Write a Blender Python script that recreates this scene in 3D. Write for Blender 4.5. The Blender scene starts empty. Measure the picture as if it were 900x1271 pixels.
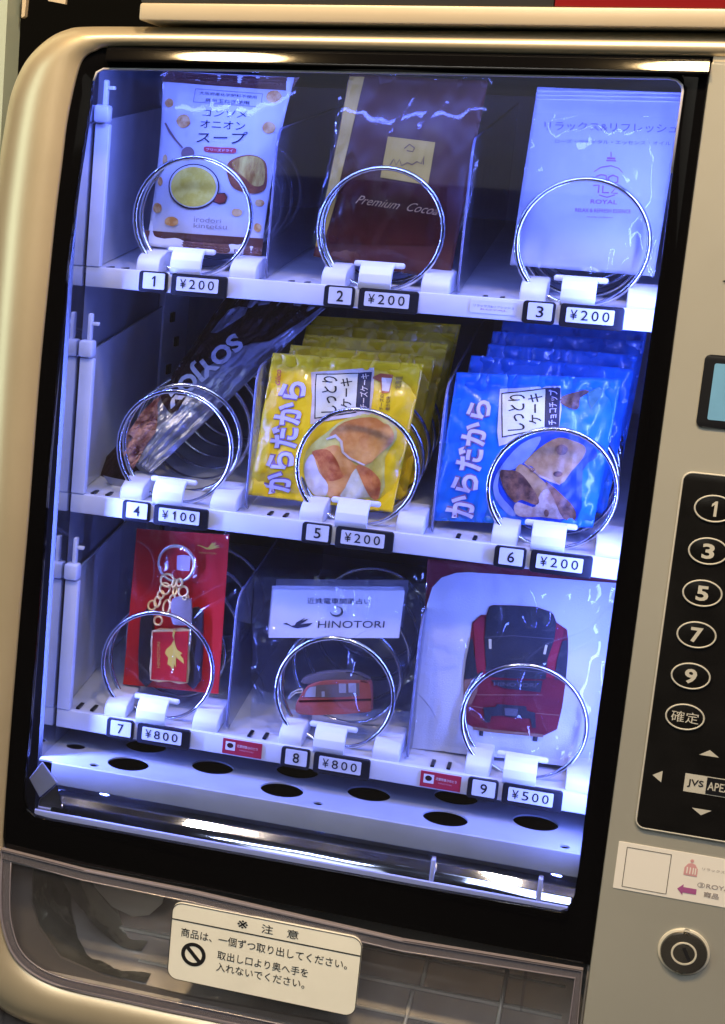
import bpy, bmesh, math, random
import numpy as np
from mathutils import Vector, Matrix, noise
from mathutils.geometry import tessellate_polygon
random.seed(4)
scene = bpy.context.scene
C = scene.collection
# ------------------------------------------------------------------ camera
CAM = np.array([0.30940209, -1.19295456, 0.07565382])
ROT = np.array([[0.9396179794470861, -0.32072176893309434, -0.11939681583778564],
                [0.3374730153688748, 0.926289352710702, 0.1676305430183524],
                [0.05683323497404022, -0.19780187559074186, 0.9785930724336701]])   # columns: right, forward, up
FOC, PX, PY = 2162.7892555286467, 0.0, 635.5
cd = bpy.data.cameras.new('camera'); cam = bpy.data.objects.new('camera', cd); C.objects.link(cam)
cd.sensor_fit = 'HORIZONTAL'; cd.sensor_width = 36.0; cd.lens = FOC / 900 * 36
cd.shift_x = (450 - PX) / 900; cd.shift_y = 0.0; cd.clip_start = .01; cd.clip_end = 60
cam.matrix_world = Matrix(((ROT[0][0], ROT[0][2], -ROT[0][1], CAM[0]), (ROT[1][0], ROT[1][2], -ROT[1][1], CAM[1]),
                           (ROT[2][0], ROT[2][2], -ROT[2][1], CAM[2]), (0, 0, 0, 1)))
scene.camera = cam
# ------------------------------------------------------------------ world, lights, exposure
w = bpy.data.worlds.new('World'); scene.world = w; w.use_nodes = True
w.node_tree.nodes['Background'].inputs[0].default_value = (.60, .60, .52, 1)
w.node_tree.nodes['Background'].inputs[1].default_value = .016
vs = scene.view_settings; vs.view_transform = 'Standard'; vs.look = 'None'; vs.exposure = 0; vs.gamma = 1; vs.use_curve_mapping = False

def area(name, loc, target, sx, sy, power, col, shape='RECTANGLE', spread=math.pi):
    l = bpy.data.lights.new(name, 'AREA'); l.shape = shape; l.size = sx
    if shape in ('RECTANGLE', 'ELLIPSE'): l.size_y = sy
    l.energy = power; l.color = col; l.spread = spread
    o = bpy.data.objects.new(name, l); C.objects.link(o)
    o.location = loc; d = Vector(target) - Vector(loc)
    o.rotation_euler = d.to_track_quat('-Z', 'Y').to_euler()
    return o
LED = (.20, .27, 1.0)
# the machine's own LED strips, behind the black border on both sides and along the top
area('led_strip_left_lamp', (-.0635, -.0365, -.11), (.16, .10, -.11), .006, .46, 4.9, LED)
area('led_strip_right_lamp', (.3385, -.036, -.11), (.02, .13, -.11), .008, .46, 1.6, LED)
area('led_strip_top_lamp', (.14, -.036, .1490), (.14, .07, -.2), .36, .007, .80, LED)
# the hall's warm ceiling downlights above and in front of the machine
WARM = (1.0, .68, .32)
area('ceiling_downlight_a', (-.205, -.75, 1.0), (.0, 0, .1), .13, .13, 15, WARM, 'DISK')
area('ceiling_downlight_b', (.352, -.75, 1.0), (.32, 0, .1), .13, .13, 15, WARM, 'DISK')
area('hall_light', (1.3, -2.4, 2.3), (.3, 0, -.1), 1.6, .9, 37, (.98, .985, 1.0))
area('added_wall_fill', (-.2, -2.7, 1.9), (-.1, -3.3, .7), .8, .2, 60, (1.0, .97, .9))  # added fill: brightens the hall wall so its reflection shows in the pane
area('corridor_light', (-1.6, -1.1, .0), (-.1, 0, -.2), .5, 1.4, 6, (.75, 1.0, .86))

# ------------------------------------------------------------------ materials
def mat(name, col, rough=.5, metal=0, bump=0, bscale=200, var=0, vscale=30, coat=0, spec=.5, emit=0, detail=3, bdist=.001, trans=0, ior=1.45, aniso=0, stretch=None):
    m = bpy.data.materials.new(name); m.use_nodes = True; nt = m.node_tree; b = nt.nodes['Principled BSDF']
    b.inputs['Base Color'].default_value = (*col, 1); b.inputs['Roughness'].default_value = rough; b.inputs['Metallic'].default_value = metal
    b.inputs['Coat Weight'].default_value = coat; b.inputs['Coat Roughness'].default_value = .06; b.inputs['Specular IOR Level'].default_value = spec
    b.inputs['Transmission Weight'].default_value = trans; b.inputs['IOR'].default_value = ior
    if emit: b.inputs['Emission Color'].default_value = (*col, 1); b.inputs['Emission Strength'].default_value = emit
    g = nt.nodes.new('ShaderNodeTexCoord'); src = g.outputs['Object']
    if stretch:
        mp = nt.nodes.new('ShaderNodeMapping'); mp.inputs['Scale'].default_value = stretch
        nt.links.new(src, mp.inputs[0]); src = mp.outputs[0]
    if var:
        n = nt.nodes.new('ShaderNodeTexNoise'); n.inputs['Scale'].default_value = vscale; n.inputs['Detail'].default_value = 4
        nt.links.new(src, n.inputs['Vector'])
        r = nt.nodes.new('ShaderNodeMapRange'); r.inputs['From Min'].default_value = .3; r.inputs['From Max'].default_value = .7
        r.inputs['To Min'].default_value = 1 - var; r.inputs['To Max'].default_value = 1 + var
        nt.links.new(n.outputs['Fac'], r.inputs['Value'])
        mx = nt.nodes.new('ShaderNodeVectorMath'); mx.operation = 'SCALE'; mx.inputs[0].default_value = col
        nt.links.new(r.outputs['Result'], mx.inputs['Scale']); nt.links.new(mx.outputs[0], b.inputs['Base Color'])
    if bump:
        n2 = nt.nodes.new('ShaderNodeTexNoise'); n2.inputs['Scale'].default_value = bscale; n2.inputs['Detail'].default_value = detail
        nt.links.new(src, n2.inputs['Vector'])
        bp_ = nt.nodes.new('ShaderNodeBump'); bp_.inputs['Strength'].default_value = bump; bp_.inputs['Distance'].default_value = bdist
        nt.links.new(n2.outputs['Fac'], bp_.inputs['Height']); nt.links.new(bp_.outputs[0], b.inputs['Normal'])
        if coat: nt.links.new(bp_.outputs[0], b.inputs['Coat Normal'])
    return m

def film(name, tint=(1, 1, 1), haze=0.0, hazecol=(.8, .8, .85), rough=.06, bump=.6, bscale=45, bdist=.004, ior=1.5, crease=0.0, cscale=14):
    """thin clear plastic: see-through with fresnel gloss, sparse sharp creases over a soft crinkle"""
    m = bpy.data.materials.new(name); m.use_nodes = True; nt = m.node_tree; nt.nodes.remove(nt.nodes['Principled BSDF'])
    out = nt.nodes['Material Output']; N = nt.nodes.new; L = nt.links.new
    t = N('ShaderNodeBsdfTransparent'); t.inputs[0].default_value = (*tint, 1)
    g = N('ShaderNodeBsdfGlossy'); g.inputs['Roughness'].default_value = rough
    d = N('ShaderNodeBsdfDiffuse'); d.inputs[0].default_value = (*hazecol, 1)
    f = N('ShaderNodeFresnel'); geo = N('ShaderNodeNewGeometry'); sel = N('ShaderNodeMapRange')
    sel.inputs['To Min'].default_value = ior; sel.inputs['To Max'].default_value = 1 / ior      # a thin sheet: same gloss from both sides
    L(geo.outputs['Backfacing'], sel.inputs['Value']); L(sel.outputs['Result'], f.inputs[0])
    m1 = N('ShaderNodeMixShader'); m1.inputs[0].default_value = haze
    m2 = N('ShaderNodeMixShader')
    L(t.outputs[0], m1.inputs[1]); L(d.outputs[0], m1.inputs[2])
    L(m1.outputs[0], m2.inputs[1]); L(g.outputs[0], m2.inputs[2]); L(f.outputs[0], m2.inputs[0]); L(m2.outputs[0], out.inputs[0])
    if bump:
        tc = N('ShaderNodeTexCoord')
        n = N('ShaderNodeTexNoise'); n.inputs['Scale'].default_value = bscale; n.inputs['Detail'].default_value = 1.5; n.inputs['Distortion'].default_value = .3
        L(tc.outputs['Object'], n.inputs['Vector']); h = n.outputs['Fac']
        if crease:
            c = N('ShaderNodeTexNoise'); c.inputs['Scale'].default_value = cscale; c.inputs['Detail'].default_value = 1.0; c.inputs['Distortion'].default_value = 1.2
            L(tc.outputs['Object'], c.inputs['Vector'])
            a = N('ShaderNodeMath'); a.operation = 'SUBTRACT'; a.inputs[1].default_value = .5; L(c.outputs['Fac'], a.inputs[0])
            b = N('ShaderNodeMath'); b.operation = 'ABSOLUTE'; L(a.outputs[0], b.inputs[0])
            k = N('ShaderNodeMapRange'); k.inputs['From Min'].default_value = 0; k.inputs['From Max'].default_value = .035; k.inputs['To Min'].default_value = 1; k.inputs['To Max'].default_value = 0
            L(b.outputs[0], k.inputs['Value'])
            q = N('ShaderNodeMath'); q.operation = 'MULTIPLY_ADD'; q.inputs[1].default_value = crease; L(k.outputs[0], q.inputs[0]); L(h, q.inputs[2]); h = q.outputs[0]
        b_ = N('ShaderNodeBump'); b_.inputs['Strength'].default_value = bump; b_.inputs['Distance'].default_value = bdist
        L(h, b_.inputs['Height'])
        for x in (g, f, d): L(b_.outputs[0], x.inputs['Normal'])
    return m

def mat2(name, a, b, scale=60, rough=.45, fine=400, bump=.2, stretch=None, lo=.40, hi=.60):
    m = mat(name, a, rough, 0, bump, fine, bdist=.0005); nt = m.node_tree; N = nt.nodes.new; L = nt.links.new
    g = N('ShaderNodeTexCoord'); src = g.outputs['Object']
    if stretch:
        mp = N('ShaderNodeMapping'); mp.inputs['Scale'].default_value = stretch; L(src, mp.inputs[0]); src = mp.outputs[0]
    n = N('ShaderNodeTexNoise'); n.inputs['Scale'].default_value = scale; n.inputs['Detail'].default_value = 6; n.inputs['Roughness'].default_value = .62; L(src, n.inputs['Vector'])
    r = N('ShaderNodeMapRange'); r.inputs['From Min'].default_value = lo; r.inputs['From Max'].default_value = hi; L(n.outputs['Fac'], r.inputs['Value'])
    x = N('ShaderNodeMix'); x.data_type = 'RGBA'; x.inputs[6].default_value = (*a, 1); x.inputs[7].default_value = (*b, 1); L(r.outputs['Result'], x.inputs[0])
    L(x.outputs[2], nt.nodes['Principled BSDF'].inputs['Base Color']); return m
M = {}
M['silver'] = mat('silver_paint', (.76, .66, .50), .36, .65, .12, 2600, .05, 14, bdist=.0003)
M['grey_panel'] = mat('grey_metallic_paint', (.40, .405, .39), .42, .30, .16, 2600, .10, 5, bdist=.0003)
M['bezel'] = mat('black_gloss_border', (.003, .003, .004), .06, 0, .02, 60, spec=.35)
M['black'] = mat('black_plastic', (.010, .011, .016), .35, spec=.4)
M['keypad'] = mat('keypad_black', (.007, .007, .008), .26, 0, .12, 700, .3, 40, bdist=.0004)
M['shelf'] = mat('white_shelf_plastic', (.66, .67, .70), .42, 0, .04, 300, .05, 40)
M['deck'] = mat('shelf_deck', (.60, .61, .65), .30, 0, .05, 300, .10, 50)
M['rail'] = mat('white_rail', (.72, .73, .76), .35, 0, 0, 200, .04, 60)
M['divider_white'] = mat('tray_side_wall', (.60, .61, .65), .12, 0, .06, 40, .08, 25, spec=.7)
M['interior'] = mat('cabinet_interior', (.24, .25, .28), .40, 0, .05, 60, .2, 12)
M['liner'] = mat('dark_mirror_liner', (.62, .64, .72), .05, .95, .02, 8)
M['dropplate'] = mat('drop_plate', (.40, .42, .47), .35, 0, .04, 300, .08, 30)
M['chrome'] = mat('chrome', (.78, .77, .76), .06, 1, .5, 9, bdist=.012, detail=1)
M['steel'] = mat('coil_steel', (.70, .70, .72), .16, 1, .04, 400, .12, 60)
M['white'] = mat('white_plastic', (.74, .75, .78), .38)
M['insert'] = mat('label_insert', (.66, .67, .71), .45, 0, 0, 200, .03, 90)
M['ink'] = mat('black_ink', (.012, .012, .016), .5)
M['lavender'] = mat('pane_edge_plastic', (.60, .60, .74), .25, 0, .03, 50)
M['clear_divider'] = film('clear_acrylic', (.82, .84, .92), .09, (.45, .47, .62), .05, .25, 22, .003)
M['pane'] = film('window_pane', (.80, .845, .975), 0.004, rough=.02, bump=.25, bscale=2.2, bdist=.002, ior=1.50)
M['bag'] = film('clear_bag', (.97, .97, .975), .0, rough=.10, bump=1.0, bscale=20, bdist=.0032, ior=1.45, crease=.50, cscale=16)
M['bag_soft'] = film('clear_bag_soft', (.98, .98, .98), .0, rough=.10, bump=1.0, bscale=16, bdist=.0016, ior=1.36, crease=.30, cscale=11)
M['bag_milky'] = film('thin_bag', (.98, .98, .99), .035, (.60, .61, .72), .10, 1.0, 22, .0030, 1.4, .5, 18)
M['flap'] = film('flap_plastic', (.95, .95, .96), .035, (.40, .38, .42), .05, .5, 9, .004, 1.45, .15, 6)
M['flap_rim'] = mat('flap_rim_plastic', (.24, .22, .27), .12, 0, .05, 30, spec=.7)
M['bin'] = mat('bin_grey', (.50, .50, .54), .20, .55, .25, 14, .3, 16, bdist=.004)
M['chute'] = mat('chute_metal', (.80, .82, .78), .14, .95, .4, 22, .25, 30, bdist=.006)
M['cream'] = mat('sticker_cream', (.86, .86, .82), .4, var=.04, vscale=30)
M['sticker_white'] = mat('sticker_white', (.78, .77, .78), .4)
M['pink'] = mat('pink_print', (.62, .33, .38), .5)
M['pinkgrey'] = mat('grey_print', (.33, .30, .32), .5)
M['purple'] = mat('purple_print', (.36, .10, .30), .5)
M['grey_ink'] = mat('light_grey_print', (.50, .50, .48), .4)
M['lcd'] = mat('lcd_screen', (.13, .30, .48), .2, emit=.26, var=.08, vscale=60)
M['trim'] = mat('beige_trim', (.52, .46, .38), .38, .2, .03, 300, .04, 10)
M['header_grey'] = mat('header_dark_grey', (.03, .032, .036), .4)
M['header_red'] = mat('header_red', (.20, .008, .012), .35)
M['brown_dark'] = mat('lower_cabinet_brown', (.045, .035, .026), .5)
M['neighbour'] = mat('pale_green_cabinet', (.36, .44, .42), .4)
M['wall'] = mat('hall_wall', (.55, .54, .50), .8, var=.05, vscale=2)
M['backwall'] = mat('dark_alcove', (.004, .004, .004), .9, spec=.05)
M['lockmetal'] = mat('lock_dark_metal', (.20, .195, .19), .25, .85, .08, 300)
M['lockring'] = mat('lock_ring_metal', (.85, .82, .74), .30, .35)
# packaging
M['soup_white'] = mat('soup_wrapper_white', (.66, .67, .72), .34, 0, .35, 26, .03, 30, bdist=.003)
M['brown'] = mat('print_brown', (.115, .040, .028), .4)
M['navy'] = mat('print_navy', (.02, .022, .06), .5)
M['onion'] = mat2('print_onion', (.85, .55, .20), (.60, .26, .05), 190)
M['onion_edge'] = mat('print_onion_edge', (.75, .55, .32), .5)
M['soup'] = mat2('print_soup', (.95, .78, .14), (.78, .60, .06), 120)
M['cup_rim'] = mat('print_cup_rim', (.72, .72, .70), .5)
M['cup_dark'] = mat('print_cup_outline', (.05, .02, .035), .5)
M['redbrown'] = mat('print_redbrown', (.30, .040, .022), .5, var=.2, vscale=120)
M['bread'] = mat2('print_bread', (.80, .62, .12), (.40, .18, .03), 70, stretch=(1.6, 1, .5))
M['bread_crust'] = mat2('print_bread_crust', (.46, .15, .05), (.20, .05, .02), 60)
M['red_tag'] = mat('print_red_tag', (.55, .05, .07), .5)
M['spoon'] = mat('print_spoon', (.26, .17, .17), .5)
M['cocoa'] = mat('cocoa_wrapper', (.050, .005, .005), .34, 0, .2, 24, .08, 20, bdist=.003)
M['cocoa_back'] = mat('cocoa_panel', (.070, .014, .013), .42, 0, .15, 20, .1, 20, bdist=.003)
M['gold'] = mat('gold_foil', (.58, .36, .05), .42, .1, .15, 90, .12, 30)
M['gold_text'] = mat('gold_print', (.55, .33, .15), .45)
M['pack_white'] = mat('white_pack', (.40, .42, .52), .5, 0, .25, 16, .08, 16, bdist=.003)
M['print_pink'] = mat('pale_pink_print', (.34, .12, .20), .6)
M['print_mauve'] = mat('mauve_print', (.13, .10, .17), .6)
M['choc'] = mat('bar_brown_wrapper', (.030, .011, .010), .42, 0, .5, 60, .25, 40, spec=.3, bdist=.004)
M['choc_silver'] = mat('bar_silver_wrapper', (.30, .31, .36), .30, .5, .7, 60, .2, 40, bdist=.005)
M['bar_food'] = mat2('print_nut_pieces', (.62, .34, .26), (.10, .022, .018), 85, fine=120, bump=.5)
M['yellow'] = mat('yellow_wrapper', (.95, .64, .010), .32, 0, .5, 40, .06, 30, coat=.4, bdist=.003)
M['yellow_pale'] = mat2('print_yellow_pale', (.82, .74, .20), (.52, .42, .05), 22)
M['orange'] = mat2('print_cake_orange', (.90, .46, .13), (.62, .22, .04), 38)
M['orange_dark'] = mat2('print_cake_toast', (.74, .26, .07), (.42, .085, .02), 90)
M['cake_cream'] = mat2('print_cake_cream', (.82, .78, .58), (.62, .55, .34), 60)
M['cake_white'] = mat2('print_cake_white', (.80, .72, .62), (.64, .52, .42), 50)
M['lilac'] = mat('print_lilac', (.66, .62, .86), .45)
M['lilac_edge'] = mat('print_lilac_edge', (.24, .14, .30), .5)
M['cream_box'] = mat('print_cream_box', (.74, .72, .55), .45)
M['blue'] = mat('blue_wrapper', (.008, .17, .66), .32, 0, .5, 40, .10, 30, coat=.4, bdist=.003)
M['blue_dark'] = mat('print_blue_dark', (.008, .05, .36), .4)
M['choc_cake'] = mat2('print_choc_cake', (.42, .26, .12), (.25, .13, .045), 45)
M['choc_dark'] = mat2('print_choc_dark', (.24, .11, .06), (.055, .022, .018), 110)
M['choc_cream'] = mat2('print_choc_cream', (.50, .38, .30), (.30, .18, .12), 80)
M['green_print'] = mat('print_green', (.07, .22, .22), .45)
M['card_red'] = mat('red_card', (.60, .014, .012), .45, 0, .1, 60, .04, 30)
M['strap_dark'] = mat('tray_insert_dark', (.035, .028, .035), .4)  # own dark colour of the straps on the red card
M['ringmetal'] = mat('key_ring_metal', (.95, .80, .55), .25, .7)
M['goldmetal'] = mat('gold_chain_metal', (1.0, .72, .26), .28, .65, .2, 300)
M['tagmetal'] = mat('leather_fob', (.30, .25, .24), .4, .3)
M['yellow_print'] = mat('bird_yellow', (.72, .48, .05), .4)
M['key_red'] = mat('enamel_red', (.55, .02, .02), .25, coat=.5)
M['card_white'] = mat('header_card_white', (.80, .80, .86), .5)
M['train_red'] = mat('train_red', (.40, .085, .065), .4, 0, 0, 200, .08, 40, coat=.2)
M['train_win'] = mat('train_window_band', (.17, .12, .11), .35)
M['train_pane'] = mat('train_window', (.36, .34, .38), .3)
M['train_roof'] = mat('train_roof', (.12, .10, .11), .4)
M['towel'] = mat('white_towel', (.58, .59, .64), .85, 0, .6, 900, .03, 40, bdist=.0006)
M['towel_red'] = mat('towel_red_border', (.14, .008, .018), .8, 0, .5, 900, bdist=.0006)
M['felt_red'] = mat('train_print_red', (.15, .008, .018), .75, 0, .4, 900, .12, 80, bdist=.0005)
M['felt_red2'] = mat('train_print_bright_red', (.24, .012, .028), .75, 0, .4, 900, .1, 80, bdist=.0005)
M['felt_black'] = mat('train_print_black', (.020, .021, .028), .6, 0, .4, 900, .3, 60, bdist=.0005)
M['felt_grey'] = mat('train_print_grey', (.09, .09, .105), .7, 0, .3, 900)
M['felt_tan'] = mat('train_print_tan', (.24, .12, .08), .7, 0, .3, 900)
M['lamp_print'] = mat('train_print_lamp', (.62, .57, .36), .6)
M['water_white'] = mat('paper_white', (.75, .77, .84), .5)

# ------------------------------------------------------------------ geometry helpers (all take world coordinates)
def thing(name, label, cat, loc, group=None):
    o = bpy.data.objects.new(name, None); C.objects.link(o); o.location = loc; o.empty_display_size = .02
    o['label'] = label; o['category'] = cat
    if group: o['group'] = group
    return o
def tag(o, label, cat, group=None, kind=None):
    if label: o['label'] = label
    if cat: o['category'] = cat
    if group: o['group'] = group
    if kind: o['kind'] = kind
    return o
def origin(o):
    v = Vector((0, 0, 0))
    while o is not None: v = v + Vector(o.location); o = o.parent
    return v
def mk(name, verts, faces, m, parent=None, smooth=False, label=None):
    me = bpy.data.meshes.new(name); off = origin(parent)
    me.from_pydata([tuple(Vector(v) - off) for v in verts], [], faces); me.validate(); me.update()
    me.materials.append(M[m] if isinstance(m, str) else m)
    if smooth: me.polygons.foreach_set('use_smooth', [True] * len(me.polygons))
    o = bpy.data.objects.new(name, me); C.objects.link(o); o.parent = parent
    if label: o['label'] = label
    return o
def mkbm(name, bm, m, parent=None, smooth=False, label=None, normals=True):
    if normals: bmesh.ops.recalc_face_normals(bm, faces=bm.faces)
    me = bpy.data.meshes.new(name); off = origin(parent)
    bmesh.ops.translate(bm, verts=bm.verts, vec=-off); bm.to_mesh(me); bm.free()
    me.materials.append(M[m] if isinstance(m, str) else m)
    if smooth: me.polygons.foreach_set('use_smooth', [True] * len(me.polygons))
    o = bpy.data.objects.new(name, me); C.objects.link(o); o.parent = parent
    if label: o['label'] = label
    return o
def smooth_angle(o, deg=35):
    me = o.data; me.polygons.foreach_set('use_smooth', [True] * len(me.polygons))
    try: me.set_sharp_from_angle(angle=math.radians(deg))
    except Exception: pass
def dup(o, dx=0, dy=0, dz=0, parent='same'):
    c = o.copy(); C.objects.link(c); c.location = Vector(o.location) + Vector((dx, dy, dz))
    if parent != 'same': c.parent = parent
    for k in ('category',):
        pass
    return c
def dup_tree(o, dx=0, dy=0, dz=0):
    c = dup(o, dx, dy, dz)
    for ch in [x for x in bpy.data.objects if x.parent == o]:
        d = ch.copy(); C.objects.link(d); d.parent = c
        for g in [x for x in bpy.data.objects if x.parent == ch]:
            e = g.copy(); C.objects.link(e); e.parent = d
    return c
def bm_box(bm, x0, x1, y0, y1, z0, z1, bev=0, seg=2):
    r = bmesh.ops.create_cube(bm, size=1); vs_ = r['verts']
    for v in vs_: v.co = Vector(((x0 + x1) / 2 + v.co.x * (x1 - x0), (y0 + y1) / 2 + v.co.y * (y1 - y0), (z0 + z1) / 2 + v.co.z * (z1 - z0)))
    if bev:
        es = list({e for v in vs_ for e in v.link_edges}); bmesh.ops.bevel(bm, geom=es, offset=bev, segments=seg, affect='EDGES', profile=.5)
def box(name, x0, x1, y0, y1, z0, z1, m, parent=None, bev=0, label=None):
    bm = bmesh.new(); bm_box(bm, x0, x1, y0, y1, z0, z1, bev); o = mkbm(name, bm, m, parent, label=label)
    if bev: smooth_angle(o)
    return o
def rrect(x0, x1, z0, z1, r, seg=6):
    """rounded rectangle, r = radius or (tl,tr,br,bl)"""
    if not isinstance(r, (tuple, list)): r = (r,) * 4
    pts = []
    for (cx, cz, a0, rr) in ((x1 - r[1], z1 - r[1], 90, r[1]), (x1 - r[2], z0 + r[2], 0, r[2]), (x0 + r[3], z0 + r[3], -90, r[3]), (x0 + r[0], z1 - r[0], -180, r[0])):
        for k in range(seg + 1):
            a = math.radians(a0 - 90 * k / seg); pts.append((cx + rr * math.cos(a), cz + rr * math.sin(a)))
    return pts
def ellipse(cx, cz, rx, rz, n=32, a0=0):
    return [(cx + rx * math.cos(a0 + 2 * math.pi * k / n), cz + rz * math.sin(a0 + 2 * math.pi * k / n)) for k in range(n)]
def slab(name, loops, yf, yb, m, parent=None, label=None, bev=0):
    """plate with outline loops[0] and holes loops[1:], front face at yf, back at yb"""
    tri = tessellate_polygon([[Vector((p[0], p[1], 0)) for p in L] for L in loops])
    flat = [p for L in loops for p in L]; n = len(flat)
    V = [(p[0], yf, p[1]) for p in flat] + [(p[0], yb, p[1]) for p in flat]
    F = [tuple(t) for t in tri] + [tuple(i + n for i in reversed(t)) for t in tri]
    s = 0
    for L in loops:
        k = len(L)
        for i in range(k): F.append((s + i, s + (i + 1) % k, s + (i + 1) % k + n, s + i + n))
        s += k
    bm = bmesh.new(); bv = [bm.verts.new(v) for v in V]
    for f in F:
        try: bm.faces.new([bv[i] for i in f])
        except ValueError: pass
    if bev:
        es = [e for e in bm.edges if abs(e.verts[0].co.y - yf) < 1e-7 and abs(e.verts[1].co.y - yf) < 1e-7 and len({round(f.normal.y) if f.normal.length else 0 for f in e.link_faces}) >= 1 and any(max(v.co.y for v in f.verts) > max(yf, yb) - 1e-7 for f in e.link_faces)]
        bmesh.ops.bevel(bm, geom=es, offset=bev, segments=2, affect='EDGES', profile=.5)
    o = mkbm(name, bm, m, parent, label=label)
    smooth_angle(o, 30)
    return o
def tube_path(pts, r, n=8, closed=False, caps=True):
    V, F = [], []; P = [Vector(p) for p in pts]; N = len(P); up = None
    for i, p in enumerate(P):
        a = P[i - 1] if (i or closed) else P[i]; b = P[(i + 1) % N] if (i < N - 1 or closed) else P[i]
        t = (b - a).normalized()
        if up is None: up = t.orthogonal().normalized()
        up = (up - t * up.dot(t)).normalized(); q = t.cross(up)
        rr = r[i] if isinstance(r, (list, tuple)) else r
        for k in range(n):
            an = 2 * math.pi * k / n; V.append(p + (up * math.cos(an) + q * math.sin(an)) * rr)
    for i in range(N if closed else N - 1):
        for k in range(n):
            F.append((i * n + k, i * n + (k + 1) % n, ((i + 1) % N) * n + (k + 1) % n, ((i + 1) % N) * n + k))
    if caps and not closed: F += [tuple(range(n)), tuple(range((N - 1) * n, N * n))]
    return V, F
def tube(name, pts, r, m, parent=None, n=8, closed=False, label=None):
    V, F = tube_path(pts, r, n, closed); bm = bmesh.new(); bv = [bm.verts.new(v) for v in V]
    for f in F: bm.faces.new([bv[i] for i in f])
    return mkbm(name, bm, m, parent, smooth=True, label=label)
def prof_x(name, prof, x0, x1, m, parent=None, bev=.0006, label=None):
    """profile in (y,z) extruded along x"""
    bm = bmesh.new(); a = [bm.verts.new((x0, p[0], p[1])) for p in prof]; b = [bm.verts.new((x1, p[0], p[1])) for p in prof]; n = len(prof)
    bm.faces.new(a); bm.faces.new(b[::-1])
    for i in range(n): bm.faces.new((a[i], b[i], b[(i + 1) % n], a[(i + 1) % n]))
    if bev: bmesh.ops.bevel(bm, geom=list(bm.edges), offset=bev, segments=2, affect='EDGES', profile=.5)
    o = mkbm(name, bm, m, parent, label=label); smooth_angle(o, 40); return o
# measured points of the photograph turned into places on a vertical plane at depth Y
def at(x, y, Y):
    d = ROT @ np.array([(x - PX) / FOC, 1, -(y - PY) / FOC]); t = (Y - CAM[1]) / d[1]; return CAM + t * d

_fc = {}
def text_mesh(s, bold=0, shear=0):
    if s == '1': return [(.48, 0), (1, 0), (1, 1), (.62, 1), (0, .80), (0, .62), (.48, .76)], [(0, 1, 2, 3, 4, 5, 6)]
    k = (s, bold, shear)
    if k in _fc: return _fc[k]
    cu = bpy.data.curves.new('t', 'FONT'); cu.body = s; cu.offset = bold; cu.shear = shear; cu.resolution_u = 3; cu.fill_mode = 'FRONT'
    o = bpy.data.objects.new('t', cu); C.objects.link(o)
    dg = bpy.context.evaluated_depsgraph_get(); dg.update(); me = bpy.data.meshes.new_from_object(o.evaluated_get(dg))
    V = [(v.co.x, v.co.y) for v in me.vertices]; F = [tuple(p.vertices) for p in me.polygons]
    bpy.data.objects.remove(o); bpy.data.curves.remove(cu); bpy.data.meshes.remove(me)
    xs = [v[0] for v in V]; ys = [v[1] for v in V]; x0, x1, y0, y1 = min(xs), max(xs), min(ys), max(ys)
    V = [((a - x0) / (x1 - x0), (b - y0) / (y1 - y0)) for a, b in V]
    _fc[k] = (V, F); return _fc[k]
def quadmap(q):
    q = [np.array(p, float) for p in q]       # TL TR BR BL
    return lambda u, v: (1 - v) * ((1 - u) * q[3] + u * q[2]) + v * ((1 - u) * q[0] + u * q[1])
def text_quad(name, s, q, m, parent, surf, bold=0, shear=0, label=None, fine=None):
    """lettering laid on surf(x,y)->3D inside quad q"""
    V, F = text_mesh(s, bold, shear); f = quadmap(q)
    return flat_on(name, [f(*v) for v in V], F, m, parent, surf, fine, label)
def flat_on(name, V2, F, m, parent, surf, fine=None, label=None):
    bm = bmesh.new(); bv = [bm.verts.new((v[0], v[1], 0)) for v in V2]
    for f in F:
        try: bm.faces.new([bv[i] for i in f])
        except ValueError: pass
    if fine:
        bmesh.ops.triangulate(bm, faces=bm.faces)
        for _ in range(5):
            es = [e for e in bm.edges if e.calc_length() > fine]
            if not es: break
            bmesh.ops.subdivide_edges(bm, edges=es, cuts=1); bmesh.ops.triangulate(bm, faces=[f for f in bm.faces if len(f.verts) > 3])
    for v in bm.verts: v.co = Vector(surf(v.co.x, v.co.y))
    # faces look towards the customer
    bm.normal_update()
    for f in bm.faces:
        if f.normal.y > 0: f.normal_flip()
    return mkbm(name, bm, m, parent, smooth=False, label=label, normals=False)
def poly_on(name, polys, m, parent, surf, fine=None, label=None):
    V, F = [], []
    for loops in polys:
        if not isinstance(loops[0][0], (tuple, list, np.ndarray)): loops = [loops]
        if name in ('cake_slice', 'cake_side', 'cake_toast', 'cake_cream', 'cake_halo', 'chocolate_picture'): loops = [smoothloop(L, 3) for L in loops]
        tri = tessellate_polygon([[Vector((p[0], p[1], 0)) for p in L] for L in loops]); b = len(V)
        V += [tuple(p) for L in loops for p in L]; F += [tuple(i + b for i in t) for t in tri]
    return flat_on(name, V, F, m, parent, surf, fine, label)
def plane(y): return lambda a, b: (a, y, b)          # world x,z on a vertical plane
def photo_plane(y): return lambda a, b: at(a, b, y)  # measured photo points on that plane
def zq(x0, z0, s):                                   # crop coordinates -> photo coordinates
    return lambda L: [(x0 + p[0] / s, z0 + p[1] / s) for p in L]
def smoothloop(P, k=3):
    """closed Catmull-Rom through P"""
    n = len(P); out = []
    for i in range(n):
        a, b, c, d = [np.array(P[(i + j - 1) % n], float) for j in range(4)]
        for j in range(k):
            t = j / k; out.append(tuple(.5 * ((2 * b) + (-a + c) * t + (2 * a - 5 * b + 4 * c - d) * t * t + (-a + 3 * b - 3 * c + d) * t ** 3)))
    return out
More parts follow.
